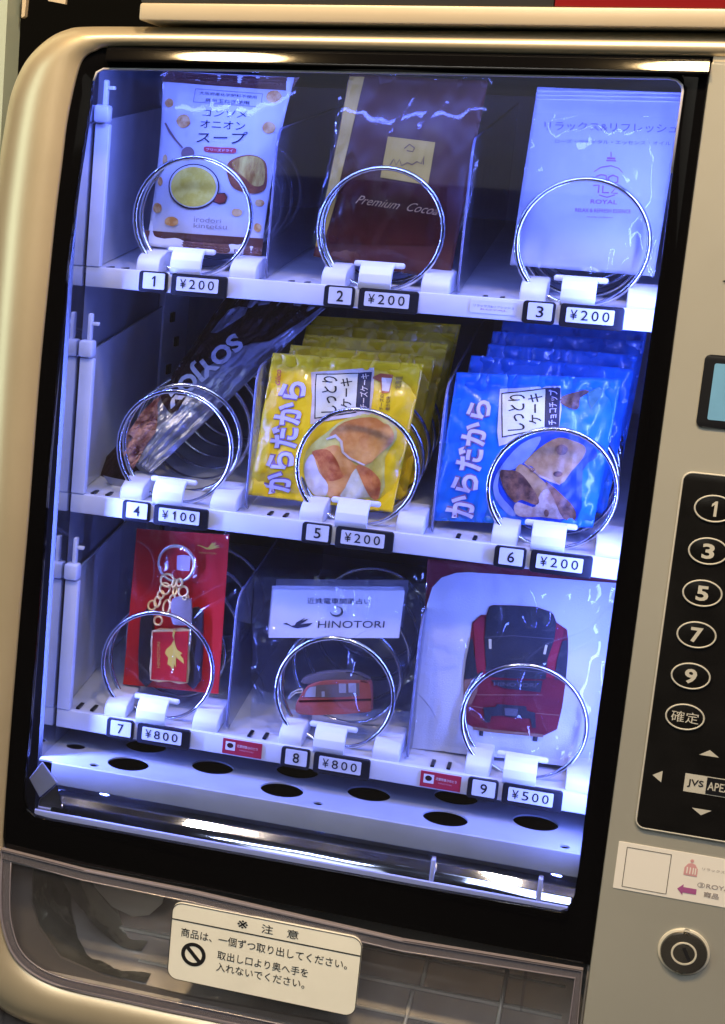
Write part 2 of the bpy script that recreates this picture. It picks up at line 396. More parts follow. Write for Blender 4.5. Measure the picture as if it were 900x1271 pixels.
def openspline(P, k=6):
    P = [np.array(p, float) for p in P]; Q = [2 * P[0] - P[1]] + P + [2 * P[-1] - P[-2]]; out = []
    for i in range(len(P) - 1):
        a, b, c, d = Q[i:i + 4]
        for j in range(k):
            t = j / k; out.append(.5 * ((2 * b) + (-a + c) * t + (2 * a - 5 * b + 4 * c - d) * t * t + (-a + 3 * b - 3 * c + d) * t ** 3))
    out.append(P[-1]); return out

class Pouch:
    """a soft flat packet: four measured corners at depths Yt/Yb, bulging and wrinkled"""
    def __init__(s, q, Yt, Yb, bulge=.004, wr=.0005, crimp=(.06, .06), seed=0, p=3, nu=34, nv=44, wscale=28, dx=0, dy=0, dz=0, edge=.0, rib=.0003, waist=0):
        s.waist = waist
        s.q = [np.array(a, float) for a in q]; s.W = [at(*q[0], Yt), at(*q[1], Yt), at(*q[2], Yb), at(*q[3], Yb)]
        s.W = [x + np.array([dx, dy, dz]) for x in s.W]
        s.b, s.wr, s.cr, s.seed, s.p, s.nu, s.nv, s.ws, s.edge, s.rib = bulge, wr, crimp, seed, p, nu, nv, wscale, edge, rib
    def base(s, u, v):
        u = .5 + (u - .5) * (1 - s.waist * max(0, math.sin(math.pi * min(max(v, 0), 1))) ** .8); a, b, c, d = s.W; return (1 - v) * ((1 - u) * a + u * b) + v * ((1 - u) * d + u * c)
    def disp(s, u, v):
        t0, t1 = s.cr; vv = (v - t0) / (1 - t0 - t1); r = 0
        if 0 < vv < 1:
            e = (1 - abs(2 * u - 1) ** s.p) * (1 - abs(2 * vv - 1) ** s.p); r += s.b * max(e, 0) ** .8
        else: r += s.rib * math.sin(v * 420)
        k = .35 + .65 * abs(2 * u - 1) ** 2 + .5 * abs(2 * v - 1) ** 3
        n = noise.noise(Vector((u * s.ws * .11, v * s.ws * .11, s.seed))) + .5 * noise.noise(Vector((u * s.ws * .32, v * s.ws * .22, s.seed + 5)))
        r += s.wr * 2.2 * n * k
        # short radial puckers running in from the crimps
        pk = math.exp(-max(vv, 0) * 9) + math.exp(-max(1 - vv, 0) * 9)
        r += s.wr * 1.5 * pk * noise.noise(Vector((u * 16, s.seed * 3.1, v * 2)))
        return r
    def pt(s, u, v, eps=0, back=False):
        d = s.disp(u, v)
        if back: d = -.7 * d - .0006
        return s.base(u, v) + np.array([0, -1, 0]) * (d + eps)
    def inv(s, x, y):
        P = np.array([x, y], float); u = v = .5; a, b, c, d = s.q
        for _ in range(8):
            f = (1 - v) * ((1 - u) * a + u * b) + v * ((1 - u) * d + u * c) - P
            fu = (1 - v) * (b - a) + v * (c - d); fv = (1 - u) * (d - a) + u * (c - b)
            J = np.array([fu, fv]).T; du = np.linalg.solve(J, f); u -= du[0]; v -= du[1]
        u = .5 + (u - .5) / (1 - s.waist * max(0, math.sin(math.pi * min(max(v, 0), 1))) ** .8)
        return u, v
    def on(s, eps): return lambda x, y: s.pt(*s.inv(x, y), eps)
    def mesh(s, name, m, parent, u0=0, u1=1, v0=0, v1=1, eps=0, label=None, closed=True):
        nu, nv = s.nu, s.nv; V, F = [], []
        for k in range(2 if closed else 1):
            for j in range(nv + 1):
                for i in range(nu + 1):
                    u, v = u0 + (u1 - u0) * i / nu, v0 + (v1 - v0) * j / nv
                    eu = s.edge * noise.noise(Vector((v * 7, s.seed + 9, i > nu / 2))) if i in (0, nu) else 0
                    V.append(s.pt(u + eu, v, eps, bool(k)))
        n = (nu + 1) * (nv + 1)
        for j in range(nv):
            for i in range(nu):
                a = j * (nu + 1) + i; F.append((a, a + nu + 1, a + nu + 2, a + 1))
                if closed: F.append((a + n, a + 1 + n, a + nu + 2 + n, a + nu + 1 + n))
        if closed:
            rim = [i for i in range(nu + 1)] + [j * (nu + 1) + nu for j in range(1, nv + 1)] + [nv * (nu + 1) + i for i in range(nu - 1, -1, -1)] + [j * (nu + 1) for j in range(nv - 1, 0, -1)]
            for i in range(len(rim)):
                a, b = rim[i], rim[(i + 1) % len(rim)]; F.append((a, b, b + n, a + n))
        return mk(name, V, F, m, parent, smooth=True, label=label)

# =================================================================== THE SETTING
o = box('rear_wall', -1.6, 2.2, .62, .66, -1.2, 1.6, 'backwall'); tag(o, None, None, kind='structure')
o = box('floor', -3, 3, -5, .66, -1.30, -1.25, 'brown_dark'); tag(o, None, None, kind='structure')
o = box('hall_wall', -.60, .42, -3.34, -3.3, .075, 2.6, 'wall'); tag(o, None, None, kind='structure')

nb = thing('neighbouring_cabinet', 'edge of a pale green cabinet at the far left, beside the vending machine', 'cabinet', (-.16, .02, -.6))
pa, pb, pc = at(10, -8, .03), at(4, 110, .03), at(-1, 205, .03)
slab('side_panel', [[(-.30, .32), (pa[0] + .004, .32), (pa[0], pa[2]), (pb[0], pb[2]), (pc[0], pc[2]), (pc[0] - .012, -.2), (-.30, -.2)]], .03, .06, 'neighbour', nb)
slab('edge_strip', [[tuple(at(28, -8, .05)[[0, 2]]), tuple(at(33.5, -8, .05)[[0, 2]]), tuple(at(30.5, 20, .05)[[0, 2]]), tuple(at(26.5, 22, .05)[[0, 2]])]], .05, .056, 'trim', nb)
slab('hinge_plate', [[tuple(at(p[0], p[1], .05)[[0, 2]]) for p in ((56, -8), (82, -8), (81, 5), (60, 1))]], .05, .054, 'trim', nb)

# =================================================================== THE MACHINE
vm = thing('vending_machine', 'silver snack vending machine with black bordered window, lit shelves and keypad', 'vending machine', (.14, .0, -.60))
# --- moulded silver door frame: pairs of measured (outer, inner) contour points
PAIRS = [((1150, 46), (1150, 74)), ((900, 41.5), (900, 70)), ((640, 39), (640, 65.5)), ((450, 37.5), (450, 62)), ((300, 35.5), (300, 59)), ((178, 34), (180, 57)), ((111, 34), (133, 58)), ((89, 37), (118, 63)), ((67, 47), (108, 68)),
         ((44, 67), (101, 76)), ((29, 89), (96, 89)), ((16.7, 120), (89, 118)), ((9, 160), (82, 155)), ((2, 205), (76, 205)), ((-5, 260), (69, 260)), ((-12, 340), (60.6, 341)), ((-22, 480), (48, 470)),
         ((-32, 640), (35, 640)), ((-40, 800), (21, 800)), ((-49, 960), (8, 960)), ((-54, 1050), (2, 1052)), ((-54, 1115), (-1, 1120)), ((-48, 1165), (3, 1155)), ((-34, 1205), (15, 1185)),
         ((-8, 1234), (38, 1209)), ((30, 1258), (76, 1227)), ((100, 1277), (146, 1243)), ((240, 1305), (240, 1263)), ((450, 1350), (450, 1305)), ((760, 1415), (760, 1367))]
outer = openspline([p[0] for p in PAIRS], 5); inner = openspline([p[1] for p in PAIRS], 5)
prof_t = [0, .015, .05, .10, .17, .26, .37, .50, .64, .78, .88, .95, .985, 1.0]
def frame_y(t):
    if t < .7: return -.0535 + .036 * (1 - math.sqrt(max(0, 1 - (1 - t / .7) ** 2)))
    return -.0535 + .0045 * ((t - .7) / .3) ** 2.2
V, F = [], []
for a, b in zip(outer, inner):
    A = at(a[0], a[1], frame_y(0)); B = at(b[0], b[1], frame_y(1)); V.append((A[0], .10, A[2]))
    for t in prof_t: V.append((A[0] + (B[0] - A[0]) * t, frame_y(t), A[2] + (B[2] - A[2]) * t))
    V.append((B[0], -.035, B[2]))
n = len(prof_t) + 2
for i in range(len(outer) - 1):
    for k in range(n - 1): F.append((i * n + k, i * n + k + 1, (i + 1) * n + k + 1, (i + 1) * n + k))
bm = bmesh.new(); bv = [bm.verts.new(v) for v in V]
for f in F: bm.faces.new([bv[i] for i in f])
frame = mkbm('door_frame', bm, 'silver', vm, smooth=True)
# --- flat right-hand face
tl = at(880, 72, -.05); bl = at(725, 1271, -.05); XR = .3424
side = slab('control_panel', [rrect(XR, .66, -.66, tl[2] - .0018, .002)], -.0503, .02, 'grey_panel', vm, bev=.0012)
box('panel_filler', XR + .001, .66, -.0488, .02, tl[2] - .006, tl[2] + .004, 'silver', vm)
# --- black border with the window opening
ic = [tuple(at(p[0], p[1], -.047)[[0, 2]]) for p in inner]
k0 = min(range(len(inner)), key=lambda i: abs(inner[i][0] - 880) + (0 if inner[i][1] < 100 else 9999))
k1 = min(range(len(inner)), key=lambda i: abs(inner[i][1] - 1052) + (0 if inner[i][0] < 200 else 9999))
bez_out = [(XR + .0012, ic[k0][1] - .0005)] + [(p[0] + (.0003), p[1] - .0003) for p in ic[k0 + 1:k1]] + [(-.0682, -.4200), (XR + .0012, -.4222)]
OPEN_PX = [(128, 84), (300, 86), (500, 89.5), (700, 93.5), (830, 95.5), (841, 98), (848, 105), (849, 113), (835, 215), (822, 318), (790, 545), (775, 650), (745, 870), (729, 990), (718, 1082), (713, 1112), (709, 1124), (703, 1131), (695, 1133),
           (500, 1098), (240, 1051), (120, 1029), (60, 1018), (42, 1013), (33, 1005), (29, 992), (29, 978), (35, 930), (48, 760), (61, 578), (72, 450), (83, 333), (97, 225), (111, 133), (115, 100), (119, 89)]
op = [tuple(at(p[0], p[1], -.047)[[0, 2]]) for p in OPEN_PX]
slab('window_border', [bez_out, op], -.047, -.041, 'bezel', vm, bev=.0004)
zt = at(450, 62, -.047)[2]
# rounded glossy cowl along the top of the border, under the silver rim
cow = [(-.0470, .1462), (-.0540, .1466), (-.0543, .1472)]
for k in range(1, 8):
    a_ = math.radians(21.6 + 3.6 * k / 7); cow.append((cow[-1][0] + .00125 * math.sin(a_), cow[-1][1] + .00125 * math.cos(a_)))
cow += [(-.0490, .1568), (-.040, .1570), (-.040, .1462)]
bm = bmesh.new(); xs = [-.030 + .3715 * i / 30 for i in range(31)]; rows = []
for x in xs:
    dz = (x - .15) * .0155; rows.append([bm.verts.new((x, p[0], p[1] + dz - .0006)) for p in cow])
for i in range(30):
    for k in range(len(cow)): bm.faces.new((rows[i][k], rows[i + 1][k], rows[i + 1][(k + 1) % len(cow)], rows[i][(k + 1) % len(cow)]))
bm.faces.new(rows[0]); bm.faces.new(rows[-1][::-1])
o = mkbm('border_cowl', bm, 'bezel', vm); smooth_angle(o, 50)
# --- window pane and its moulded edges
slab('window_pane', [[(p[0] * 1.0, p[1]) for p in op]], -.0455, -.0430, 'pane', vm)
def inset(L, d):
    c = np.mean(np.array(L), axis=0); out = []
    for i, p in enumerate(L):
        a, b = np.array(L[i - 1]), np.array(L[(i + 1) % len(L)]); t = (b - a) / np.linalg.norm(b - a); nn = np.array([t[1], -t[0]])
        if np.dot(nn, c - np.array(p)) < 0: nn = -nn
        out.append(tuple(np.array(p) + nn * d))
    return out
ie = inset(op, .0006); tube('pane_edge', [(p[0], -.0462, p[1]) for p in (ie[-2:] + ie[:9])], .0009, 'lavender', vm, n=6)
a, b = at(60, 1014, -.0445), at(700, 1126, -.0445)
prof_x('pane_foot', [(-.0426, -.3945), (-.0426, -.3872), (-.0418, -.3866), (-.0400, -.3872), (-.040, -.3945)], -.0490, .3280, 'lavender', vm, .0004)

# --- inside of the cabinet
XL = -.0505
box('side_liner', XL - .003, XL, -.028, .003, -.392, .150, 'liner', vm)
box('inner_wall', XL - .003, XL - .0003, .0035, .52, -.392, .165, 'interior', vm)
box('inner_wall', .3460, .349, -.040, .52, -.392, .165, 'interior', vm)
box('back_panel', XL, .346, .515, .52, -.392, .165, 'interior', vm)
box('inner_ceiling', -.064, .346, -.038, .52, .1600, .163, 'interior', vm)
# LED housings: slim channels behind the black border
box('led_channel', -.0665, -.0645, -.046, -.030, -.36, .14, 'white', vm)
box('led_channel', .3404, .3418, -.040, -.026, -.36, .14, 'white', vm)
# drop plate with round holes
holes = [(.0110, -.0122, .0152), (.1241, -.0112, .0152), (.2379, -.0121, .0152), (.0686, .0113, .0152), (.1823, .0113, .0152), (.2967, .0100, .0152), (.0122, .0330, .0152), (.1269, .0336, .0152), (.2406, .0350, .0152),
         (-.0350, .0062, .0072), (-.0105, -.0274, .0034), (.1524, -.0264, .0034), (.3173, -.0276, .0034), (.0686, .0570, .0152), (.1823, .0570, .0152), (.2967, .0570, .0152)]
loops = [[(XL, -.0345), (.3458, -.0345), (.3458, .20), (XL, .20)]] + [ellipse(h[0], h[1], h[2], h[2], 28) for h in holes]
tri = tessellate_polygon([[Vector((p[0], p[1], 0)) for p in L] for L in loops]); flat = [p for L in loops for p in L]; N = len(flat)
V = [(p[0], p[1], -.3510) for p in flat] + [(p[0], p[1], -.3522) for p in flat]; F = [tuple(t) for t in tri] + [tuple(i + N for i in t) for t in tri]; s = 0
for L in loops:
    for i in range(len(L)): F.append((s + i, s + (i + 1) % len(L), s + (i + 1) % len(L) + N, s + i + N))
    s += len(L)
bm = bmesh.new(); bv = [bm.verts.new(v) for v in V]
for f in F: bm.faces.new([bv[i] for i in f])
mkbm('drop_plate', bm, 'dropplate', vm)
box('drop_well', XL, .3458, -.030, .20, -.420, -.415, 'backwall', vm)
prof_x('plate_lip', [(-.0345, -.3508), (-.0362, -.3516), (-.0375, -.3672), (-.0355, -.3680), (-.0340, -.3525)], -.0400, .3455, 'dropplate', vm, .0005)
prof_x('chrome_guide', [(-.0240, -.3690), (-.0300, -.3745), (-.0362, -.3812), (-.0418, -.3888), (-.0400, -.3898), (-.0235, -.3710)], -.0380, .3455, 'chrome', vm, .0004)
for xx in (.2335, .3035): box('guide_clip', xx, xx + .0030, -.0415, -.0330, -.3868, -.3712, 'lavender', vm, .0006)
P4 = [at(*p, -.0405) for p in ((36, 966), (52, 946), (71, 972), (49, 990))]
def plate3(name, P, th, m, parent):
    c = np.mean(P, axis=0); V = [tuple(p) for p in P] + [tuple(p + np.array([0, th, 0])) for p in P]; k = len(P)
    bm = bmesh.new(); bv = [bm.verts.new(v) for v in V]; bm.faces.new(bv[:k]); bm.faces.new(bv[k:][::-1])
    for i in range(k): bm.faces.new((bv[i], bv[(i + 1) % k], bv[(i + 1) % k + k], bv[i + k]))
    bmesh.ops.bevel(bm, geom=list(bm.edges), offset=.0004, segments=1, affect='EDGES')
    return mkbm(name, bm, m, parent)
plate3('corner_bracket', P4, .002, M.setdefault('bracket', mat('bracket_grey', (.30, .30, .34), .4)), vm)
plate3('corner_bracket', [at(*p, -.0385) for p in ((49, 992), (70, 974), (80, 1012), (46, 1005))], .002, 'chrome', vm)

# --- shelves, coils, dividers, labels
RP, CP = .1635, .1300
SL = .10                                              # the trays climb a little towards the back
hook_prof = [(-.0030, .0050), (-.0045, .0095), (-.0035, .0150), (.0005, .0200), (.0060, .0222), (.0110, .0226), (.0110, .0206), (.0050, .0195), (.0010, .0160), (-.0012, .0100), (-.0005, .0045)]
bump_prof = [(.0010, .0045), (.0012, .0100), (.0035, .0140), (.0090, .0166), (.0200, .0185), (.0420, .0200), (.0420, .0045)]
PR = [['¥200', '¥200', '¥200'], ['¥100', '¥200', '¥200'], ['¥800', '¥800', '¥500']]
def yz_plate(name, x0, x1, pts, m, parent, r=None):
    bm = bmesh.new(); a = [bm.verts.new((x0, p[0], p[1])) for p in pts]; b = [bm.verts.new((x1, p[0], p[1])) for p in pts]; k = len(pts)
    bm.faces.new(a); bm.faces.new(b[::-1])
    for i in range(k): bm.faces.new((a[i], b[i], b[(i + 1) % k], a[(i + 1) % k]))
    return mkbm(name, bm, m, parent)
def tray_outline(Z, y0, y1, zb, zt_, r=.012, n=5):
    P = [(y1, Z + zb + SL * y1), (y0 + r * .6, Z + zb + SL * y0)]
    P += [(y0 + r * .6 - r * .6 * math.sin(math.pi / 2 * k / n), Z + zb + r * .6 * (1 - math.cos(math.pi / 2 * k / n))) for k in range(1, n + 1)]
    P += [(y0 + r * (1 - math.cos(math.pi / 2 * k / n)), Z + zt_ - r + r * math.sin(math.pi / 2 * k / n)) for k in range(n + 1)]
    return P + [(y1, Z + zt_ + SL * y1)]
coil0 = {}
def coil_mesh(pitch, turns):
    pts = []; n = int(turns * 44); a0 = math.radians(-146)
    for k in range(n + 1):
        a = a0 + 2 * math.pi * turns * k / n; q = (a - a0) / (2 * math.pi); R = .0412
        y = .0118 + .0045 * min(q, .80) / .80 + pitch * max(0, q - .80)
        pts.append((R * math.sin(a), y, R * math.cos(a) + SL * (y - .015)))
    V, F = tube_path(pts, .00165, 8); me = bpy.data.meshes.new('coil')
    bm = bmesh.new(); bv = [bm.verts.new(v) for v in V]
    for f in F: bm.faces.new([bv[i] for i in f])
    bmesh.ops.recalc_face_normals(bm, faces=bm.faces); bm.to_mesh(me); bm.free(); me.materials.append(M['steel'])
    me.polygons.foreach_set('use_smooth', [True] * len(me.polygons)); return me
coils = {1: coil_mesh(.034, 7.2), 2: coil_mesh(.046, 5.2), 0: coil_mesh(.038, 6.2)}
vo = Vector(vm.location)
hook_src = bumpL = bumpR = bar_src = None
for r in range(3):
    Z = -RP * r
    sh = mk('shelf', [(XL + .001, .004, Z + .003), (.3455, .004, Z + .003), (.3455, .46, Z + .003 + SL * .456), (XL + .001, .46, Z + .003 + SL * .456),
                      (XL + .001, .004, Z + .0005), (.3455, .004, Z + .0005), (.3455, .46, Z + .0005 + SL * .456), (XL + .001, .46, Z + .0005 + SL * .456)],
            [(0, 1, 2, 3), (7, 6, 5, 4), (0, 4, 5, 1), (1, 5, 6, 2), (2, 6, 7, 3), (3, 7, 4, 0)], 'deck', vm)
    lip = box('shelf_front', XL + .0012, .3450, -.0020, .0040, Z - .0085, Z + .0055, 'shelf', sh, .0008)
    yz_plate('side_wall', -.0480, -.0462, tray_outline(Z, .004, .44, .004, .1075), 'divider_white', sh)
    box('side_rail', -.0492, -.0392, -.0030, .0045, Z + .0058, Z + .1040, 'rail', sh, .0008)
    box('rail_clip', -.0500, -.0395, -.0065, .0055, Z + .1050, Z + .1170, 'rail', sh, .0020)
    box('rail_hook', -.0455, -.0425, -.0015, .0045, Z + .1170, Z + .1360 if r else Z + .134, 'rail', sh, .0008)
    box('rail_hook', -.0425, -.0375, -.0005, .0035, Z + .1275, Z + .1300, 'rail', sh, .0006)
    for j in range(2):
        x = .0757 + .1293 * j; pts = tray_outline(Z, .010, .40, .006, .108, .016)
        yz_plate('clear_divider', x, x + .0016, pts, 'clear_divider', sh)
        tube('divider_edge', [(x + .0008, p[0], p[1]) for p in pts[1:]], .0009, M['clear_edge'] if 'clear_edge' in M else M.setdefault('clear_edge', mat('divider_edge_plastic', (.16, .17, .28), .12, spec=.8)), sh, n=6)
    for i in range(3):
        x = CP * i
        co = bpy.data.objects.new('coil', coils[r] if not (r == 2 and i == 2) else coils[1]); C.objects.link(co); co.parent = vm
        co.location = Vector((.0208 + x, 0, Z + .0440)) - vo
        if i == 0 and r == 0:
            hook_src = prof_x('coil_hook', hook_prof, .0118, .0335, 'white', sh, .0005)
            bar_src = box('hook_bar', .0060, .0400, .0090, .0140, .0190, .0229, 'white', hook_src, .0016)
            bumpL = prof_x('tray_wedge', bump_prof, -.0140, .0030, 'shelf', sh, .0018)
            bumpR = prof_x('tray_wedge', bump_prof, .0525, .0715, 'shelf', sh, .0018)
            slot_src = [box('deck_slot', xx, xx + .0026, .008, .0215, .0042, .0056, 'black', sh) for xx in (-.0375, -.0265)]
        else:
            h = dup(hook_src, x, 0, Z, sh); dup(bar_src, 0, 0, 0, h)
            dup(bumpL, x, 0, Z, sh); dup(bumpR, x, 0, Z, sh)
            for q in slot_src: dup(q, x, 0, Z, sh)
        # number and price plates
        nx = .0010 + .1295 * i; zc = Z - .0015
        tilt = 0
        np_ = slab('number_plate', [rrect(nx - .0105, nx + .0100, zc - .0075, zc + .0072, .0022)], -.0050, -.0020, 'black', vm, bev=.0006)
        slab('plate_insert', [rrect(nx - .0072, nx + .0082, zc - .0050, zc + .0062, .0008)], -.0056, -.0048, 'insert', np_)
        g = str(r * 3 + i + 1); wd = .0026 if g == '1' else .0046
        text_quad('number', g, [(nx + .0005 - wd / 2, zc + .0042), (nx + .0005 + wd / 2, zc + .0042), (nx + .0005 + wd / 2, zc - .0032), (nx + .0005 - wd / 2, zc - .0032)], 'ink', np_, plane(-.0058), bold=.012)
        px_ = nx + .0323
        pp = slab('price_plate', [rrect(px_ - .0195, px_ + .0200, zc - .0080, zc + .0072, .0022)], -.0050, -.0020, 'black', vm, bev=.0006)
        slab('plate_insert', [rrect(px_ - .0155, px_ + .0140, zc - .0046, zc + .0050, .0008)], -.0056, -.0048, 'insert', pp)
        s_ = PR[r][i]; tx = px_ - .0132; tw = .0056
        for ch in s_:
            cw = {'1': .0020}.get(ch, .0044); c0 = tx + tw / 2 - .0004
            text_quad('price_digit', ch, [(c0 - cw / 2, zc + .0036), (c0 + cw / 2, zc + .0036), (c0 + cw / 2, zc - .0028), (c0 - cw / 2, zc - .0028)], 'ink', pp, plane(-.0058), bold=.006)
            tx += .0066
# stickers on the shelf fronts
def shelf_sticker(x0, x1, z0, z1, m, label):
    s = slab('shelf_sticker', [[(x0, z0), (x1, z0), (x1, z1), (x0, z1)]], -.0026, -.0019, m, vm, label=label); return s
M['sticker_red'] = mat('sticker_red', (.42, .018, .045), .4)
for (x0, x1) in ((.0772, .1058), (.2175, .2450)):
    z0, z1 = -2 * RP - .0072, -2 * RP + .0040
    s = shelf_sticker(x0, x1, z0, z1, 'sticker_red', 'small dark red sticker with a white square picture')
    poly_on('picture_square', [[(x0 + .0022, z0 + .0030), (x0 + .0092, z0 + .0030), (x0 + .0092, z1 - .0018), (x0 + .0022, z1 - .0018)]], 'sticker_white', s, plane(-.0028))
    poly_on('picture_mark', [ellipse(x0 + .0056, (z0 + z1) / 2 + .001, .0024, .0020, 10)], 'choc', s, plane(-.0030))
    text_quad('lettering', '近鉄特急ひのとり', [(x0 + .0105, z1 - .0030), (x1 - .003, z1 - .0034), (x1 - .003, z1 - .0055), (x0 + .0105, z1 - .0051)], 'pinkgrey' if 0 else 'sticker_white', s, plane(-.0028))
    text_quad('lettering', 'HINOTORI', [(x0 + .0125, z1 - .0065), (x1 - .006, z1 - .0068), (x1 - .006, z1 - .0078), (x0 + .0125, z1 - .0075)], 'pink', s, plane(-.0028))
s = shelf_sticker(.2165, .2455, -.0050, .0035, 'insert', 'faint white sticker with pale mauve print')
text_quad('lettering', 'リラックス&リフレッシュ', [(.2182, .0006), (.2440, .0006), (.2440, -.0010), (.2182, -.0010)], 'print_mauve', s, plane(-.0028))
text_quad('lettering', 'ROYAL', [(.2230, -.0019), (.2400, -.0019), (.2400, -.0028), (.2230, -.0028)], 'print_pink', s, plane(-.0028))
# vertical guide plate with slots on the rear left wall
for r in range(3):
    Z = -RP * r
    g = box('guide_plate', XL + .0005, XL + .006, .215, .300, Z + .03, Z + .150, 'shelf', vm, .0008)
    for k in range(3): box('guide_slot', XL + .0058, XL + .0075, .235 + .02 * (k % 2), .247 + .02 * (k % 2), Z + .070 + .022 * k, Z + .078 + .022 * k, 'black', g)

# --- product flap and bin under the window
flap_px = [(3, 1053), (105, 1079), (240, 1106), (500, 1166), (724, 1203), (712, 1330), (700, 1355), (450, 1303), (240, 1261), (146, 1241), (76, 1225), (38, 1207), (15, 1183), (4, 1153), (0, 1120)]
fcv = openspline([(712, 1345), (450, 1303), (240, 1261), (146, 1241), (76, 1225), (38, 1207), (15, 1183), (4, 1153), (0, 1120), (2, 1053)], 5)
fl = [tuple(at(p[0], p[1], -.0495)[[0, 2]]) for p in [(105, 1079), (240, 1106), (500, 1166), (724, 1203)] + [tuple(q) for q in fcv]]
flap = slab('pickup_flap', [fl], -.0500, -.0486, 'flap', vm, bev=.0003)
slab('flap_rim', [fl, inset(fl, .0016)], -.0515, -.0470, 'flap_rim', flap, bev=.0005)
slab('flap_border', [inset(fl, .0018), inset(fl, .0078)], -.0504, -.0484, M.setdefault('flap_border', film('flap_border', (.60, .58, .66), .30, (.34, .32, .38), .08, 0, 7, .004, 1.5)), flap)
tube('flap_bead', [(p[0], -.0508, p[1]) for p in inset(fl, .0080)], .0006, 'flap_rim', flap, n=6, closed=True)
prof_x('catch_plate', [(.062, -.4235), (.040, -.4560), (.006, -.4900), (-.030, -.5150), (-.043, -.5260), (-.043, -.5290), (.066, -.4700)], -.066, .3408, 'bin', vm, 0)
box('bin_wall', -.0700, -.0665, -.044, .10, -.60, -.4235, 'bin', vm)
box('bin_wall', .3410, .3422, -.044, .10, -.60, -.4235, 'bin', vm)
box('bin_roof', -.066, .3410, -.040, .10, -.4240, -.4225, 'bin', vm)
box('bin_floor', -.066, .3410, -.040, .10, -.6050, -.600, 'bin', vm)
# inner bezel of the opening and bright curved chute at the left
in_px = [(41, 1072), (712, 1216), (700, 1322), (240, 1238), (130, 1212), (75, 1188), (48, 1150), (40, 1120)]
io = [tuple(at(p[0], p[1], -.030)[[0, 2]]) for p in in_px]
bo = [(-.0665, -.4242), (.3408, -.4242), (.3408, -.596), (-.0665, -.596)]
slab('bin_surround', [bo, io], -.031, -.028, M.setdefault('bin_frame', mat('bin_surround', (.13, .125, .135), .3, spec=.5)), vm)
def sweep(name, arc, y0, y1, m, dy=0, n=10, th=.0015):
    P = openspline(arc, 5); V, F = [], []
    for p in P:
        for k in range(n + 1):
            f = k / n; V.append((p[0] + .012 * f + .0012 * noise.noise(Vector((p[0] * 90, f * 3, p[1] * 90))), y0 + (y1 - y0) * f, p[1] + .016 * f + .0016 * noise.noise(Vector((p[0] * 60, f * 4, 3)))))
    for i in range(len(P) - 1):
        for k in range(n): F.append((i * (n + 1) + k, i * (n + 1) + k + 1, (i + 1) * (n + 1) + k + 1, (i + 1) * (n + 1) + k))
    return mk(name, V, F, m, vm, smooth=True)
sweep('curved_chute', [(-.056, -.425), (-.055, -.462), (-.046, -.488), (-.024, -.504), (.006, -.510), (.040, -.510)], -.028, .030, 'chute')
sweep('inner_chute', [(-.042, -.432), (-.032, -.456), (-.014, -.476), (.010, -.494), (.030, -.496)], -.008, .045, 'chute')
slab('bin_partition', [[tuple(at(p[0], p[1], .015)[[0, 2]]) for p in ((103, 1072), (208, 1094), (201, 1122), (185, 1136), (165, 1138), (140, 1126), (118, 1102))]], .015, .018, M.setdefault('bin_light', mat('partition_grey', (.66, .64, .62), .35, .2, .1, 20)), vm)
def plate_y(z):
    P_ = [(-.4235, .062), (-.4560, .040), (-.4900, .006), (-.5150, -.030), (-.5260, -.043)]
    for (z0, y0), (z1, y1) in zip(P_, P_[1:]):
        if z <= z0 and z >= z1: return y0 + (y1 - y0) * (z0 - z) / (z0 - z1)
    return P_[-1][1]
for (x0, x1, z, h) in ((.050, .330, -.4330, .0045), (.050, .300, -.4440, .0012), (.100, .305, -.4545, .0022), (.060, .330, -.4720, .0010), (-.010, .330, -.4880, .0022), (.03, .330, -.5020, .0012)):
    y = plate_y(z); box('bin_ridge', x0, x1, y - .0022, y + .003, z - h / 2, z + h / 2, 'bin_light', vm, .0004)
for (x, z0, z1) in ((.2355, -.462, -.486), (.2900, -.468, -.500), (.228, -.490, -.510), (.150, -.458, -.486)):
    ya, yb = plate_y(z0), plate_y(z1); tube('bin_rib', [(x, ya - .002, z0), (x - .002, yb - .002, z1)], .0014, 'bin_light', vm, n=6)
yz_plate('bin_cheek', .3020, .3036, [(.045, -.425), (-.035, -.425), (-.035, -.470), (.020, -.475)], 'flap', vm)
# cream warning notice on the flap
nq = [(212, 1122), (451, 1166), (441, 1264), (206, 1216)]
NS = photo_plane(-.0530)
def npx(u, v): return tuple(quadmap(nq)(u, v))
no = slab('notice', [rrect(.0612, .1952, -.4906, -.4322, .0075)], -.0528, -.0502, M.setdefault('notice_back', M['cream']), flap, label='cream notice with black Japanese lettering and a no-entry sign')
W = .1340; H = .0584; N0 = (.0612, -.4322)
def nn(a, b): return (N0[0] + a / 823 * W, N0[1] - b / 395 * H)     # from crop units of the notice
SN = plane(-.0531)
ol = rrect(.0612, .1952, -.4906, -.4322, .0075)
poly_on('outline', [[ol, inset(ol, .0005)]], 'ink', no, SN)
poly_on('rule', [[nn(0, 84), nn(823, 84), nn(823, 90), nn(0, 90)]], 'ink', no, SN)
def nt(s, a0, a1, b0, b1, bold=.004): text_quad('lettering', s, [nn(a0, b0), nn(a1, b0), nn(a1, b1), nn(a0, b1)], 'ink', no, SN, bold)
nt('※', 290, 335, 26, 66, .004); nt('注', 395, 445, 24, 68); nt('意', 505, 555, 24, 68)
nt('商品は、一個ずつ取り出してください。', 48, 770, 122, 168)
nt('取出し口より奥へ手を', 215, 610, 202, 246); nt('入れないでください。', 215, 600, 262, 306)
cx_, cz_ = nn(110, 248); R1, R2 = .0089, .0062
poly_on('no_entry_ring', [[ellipse(cx_, cz_, R1, R1, 40), ellipse(cx_, cz_, R2, R2, 40)]], 'ink', no, SN)
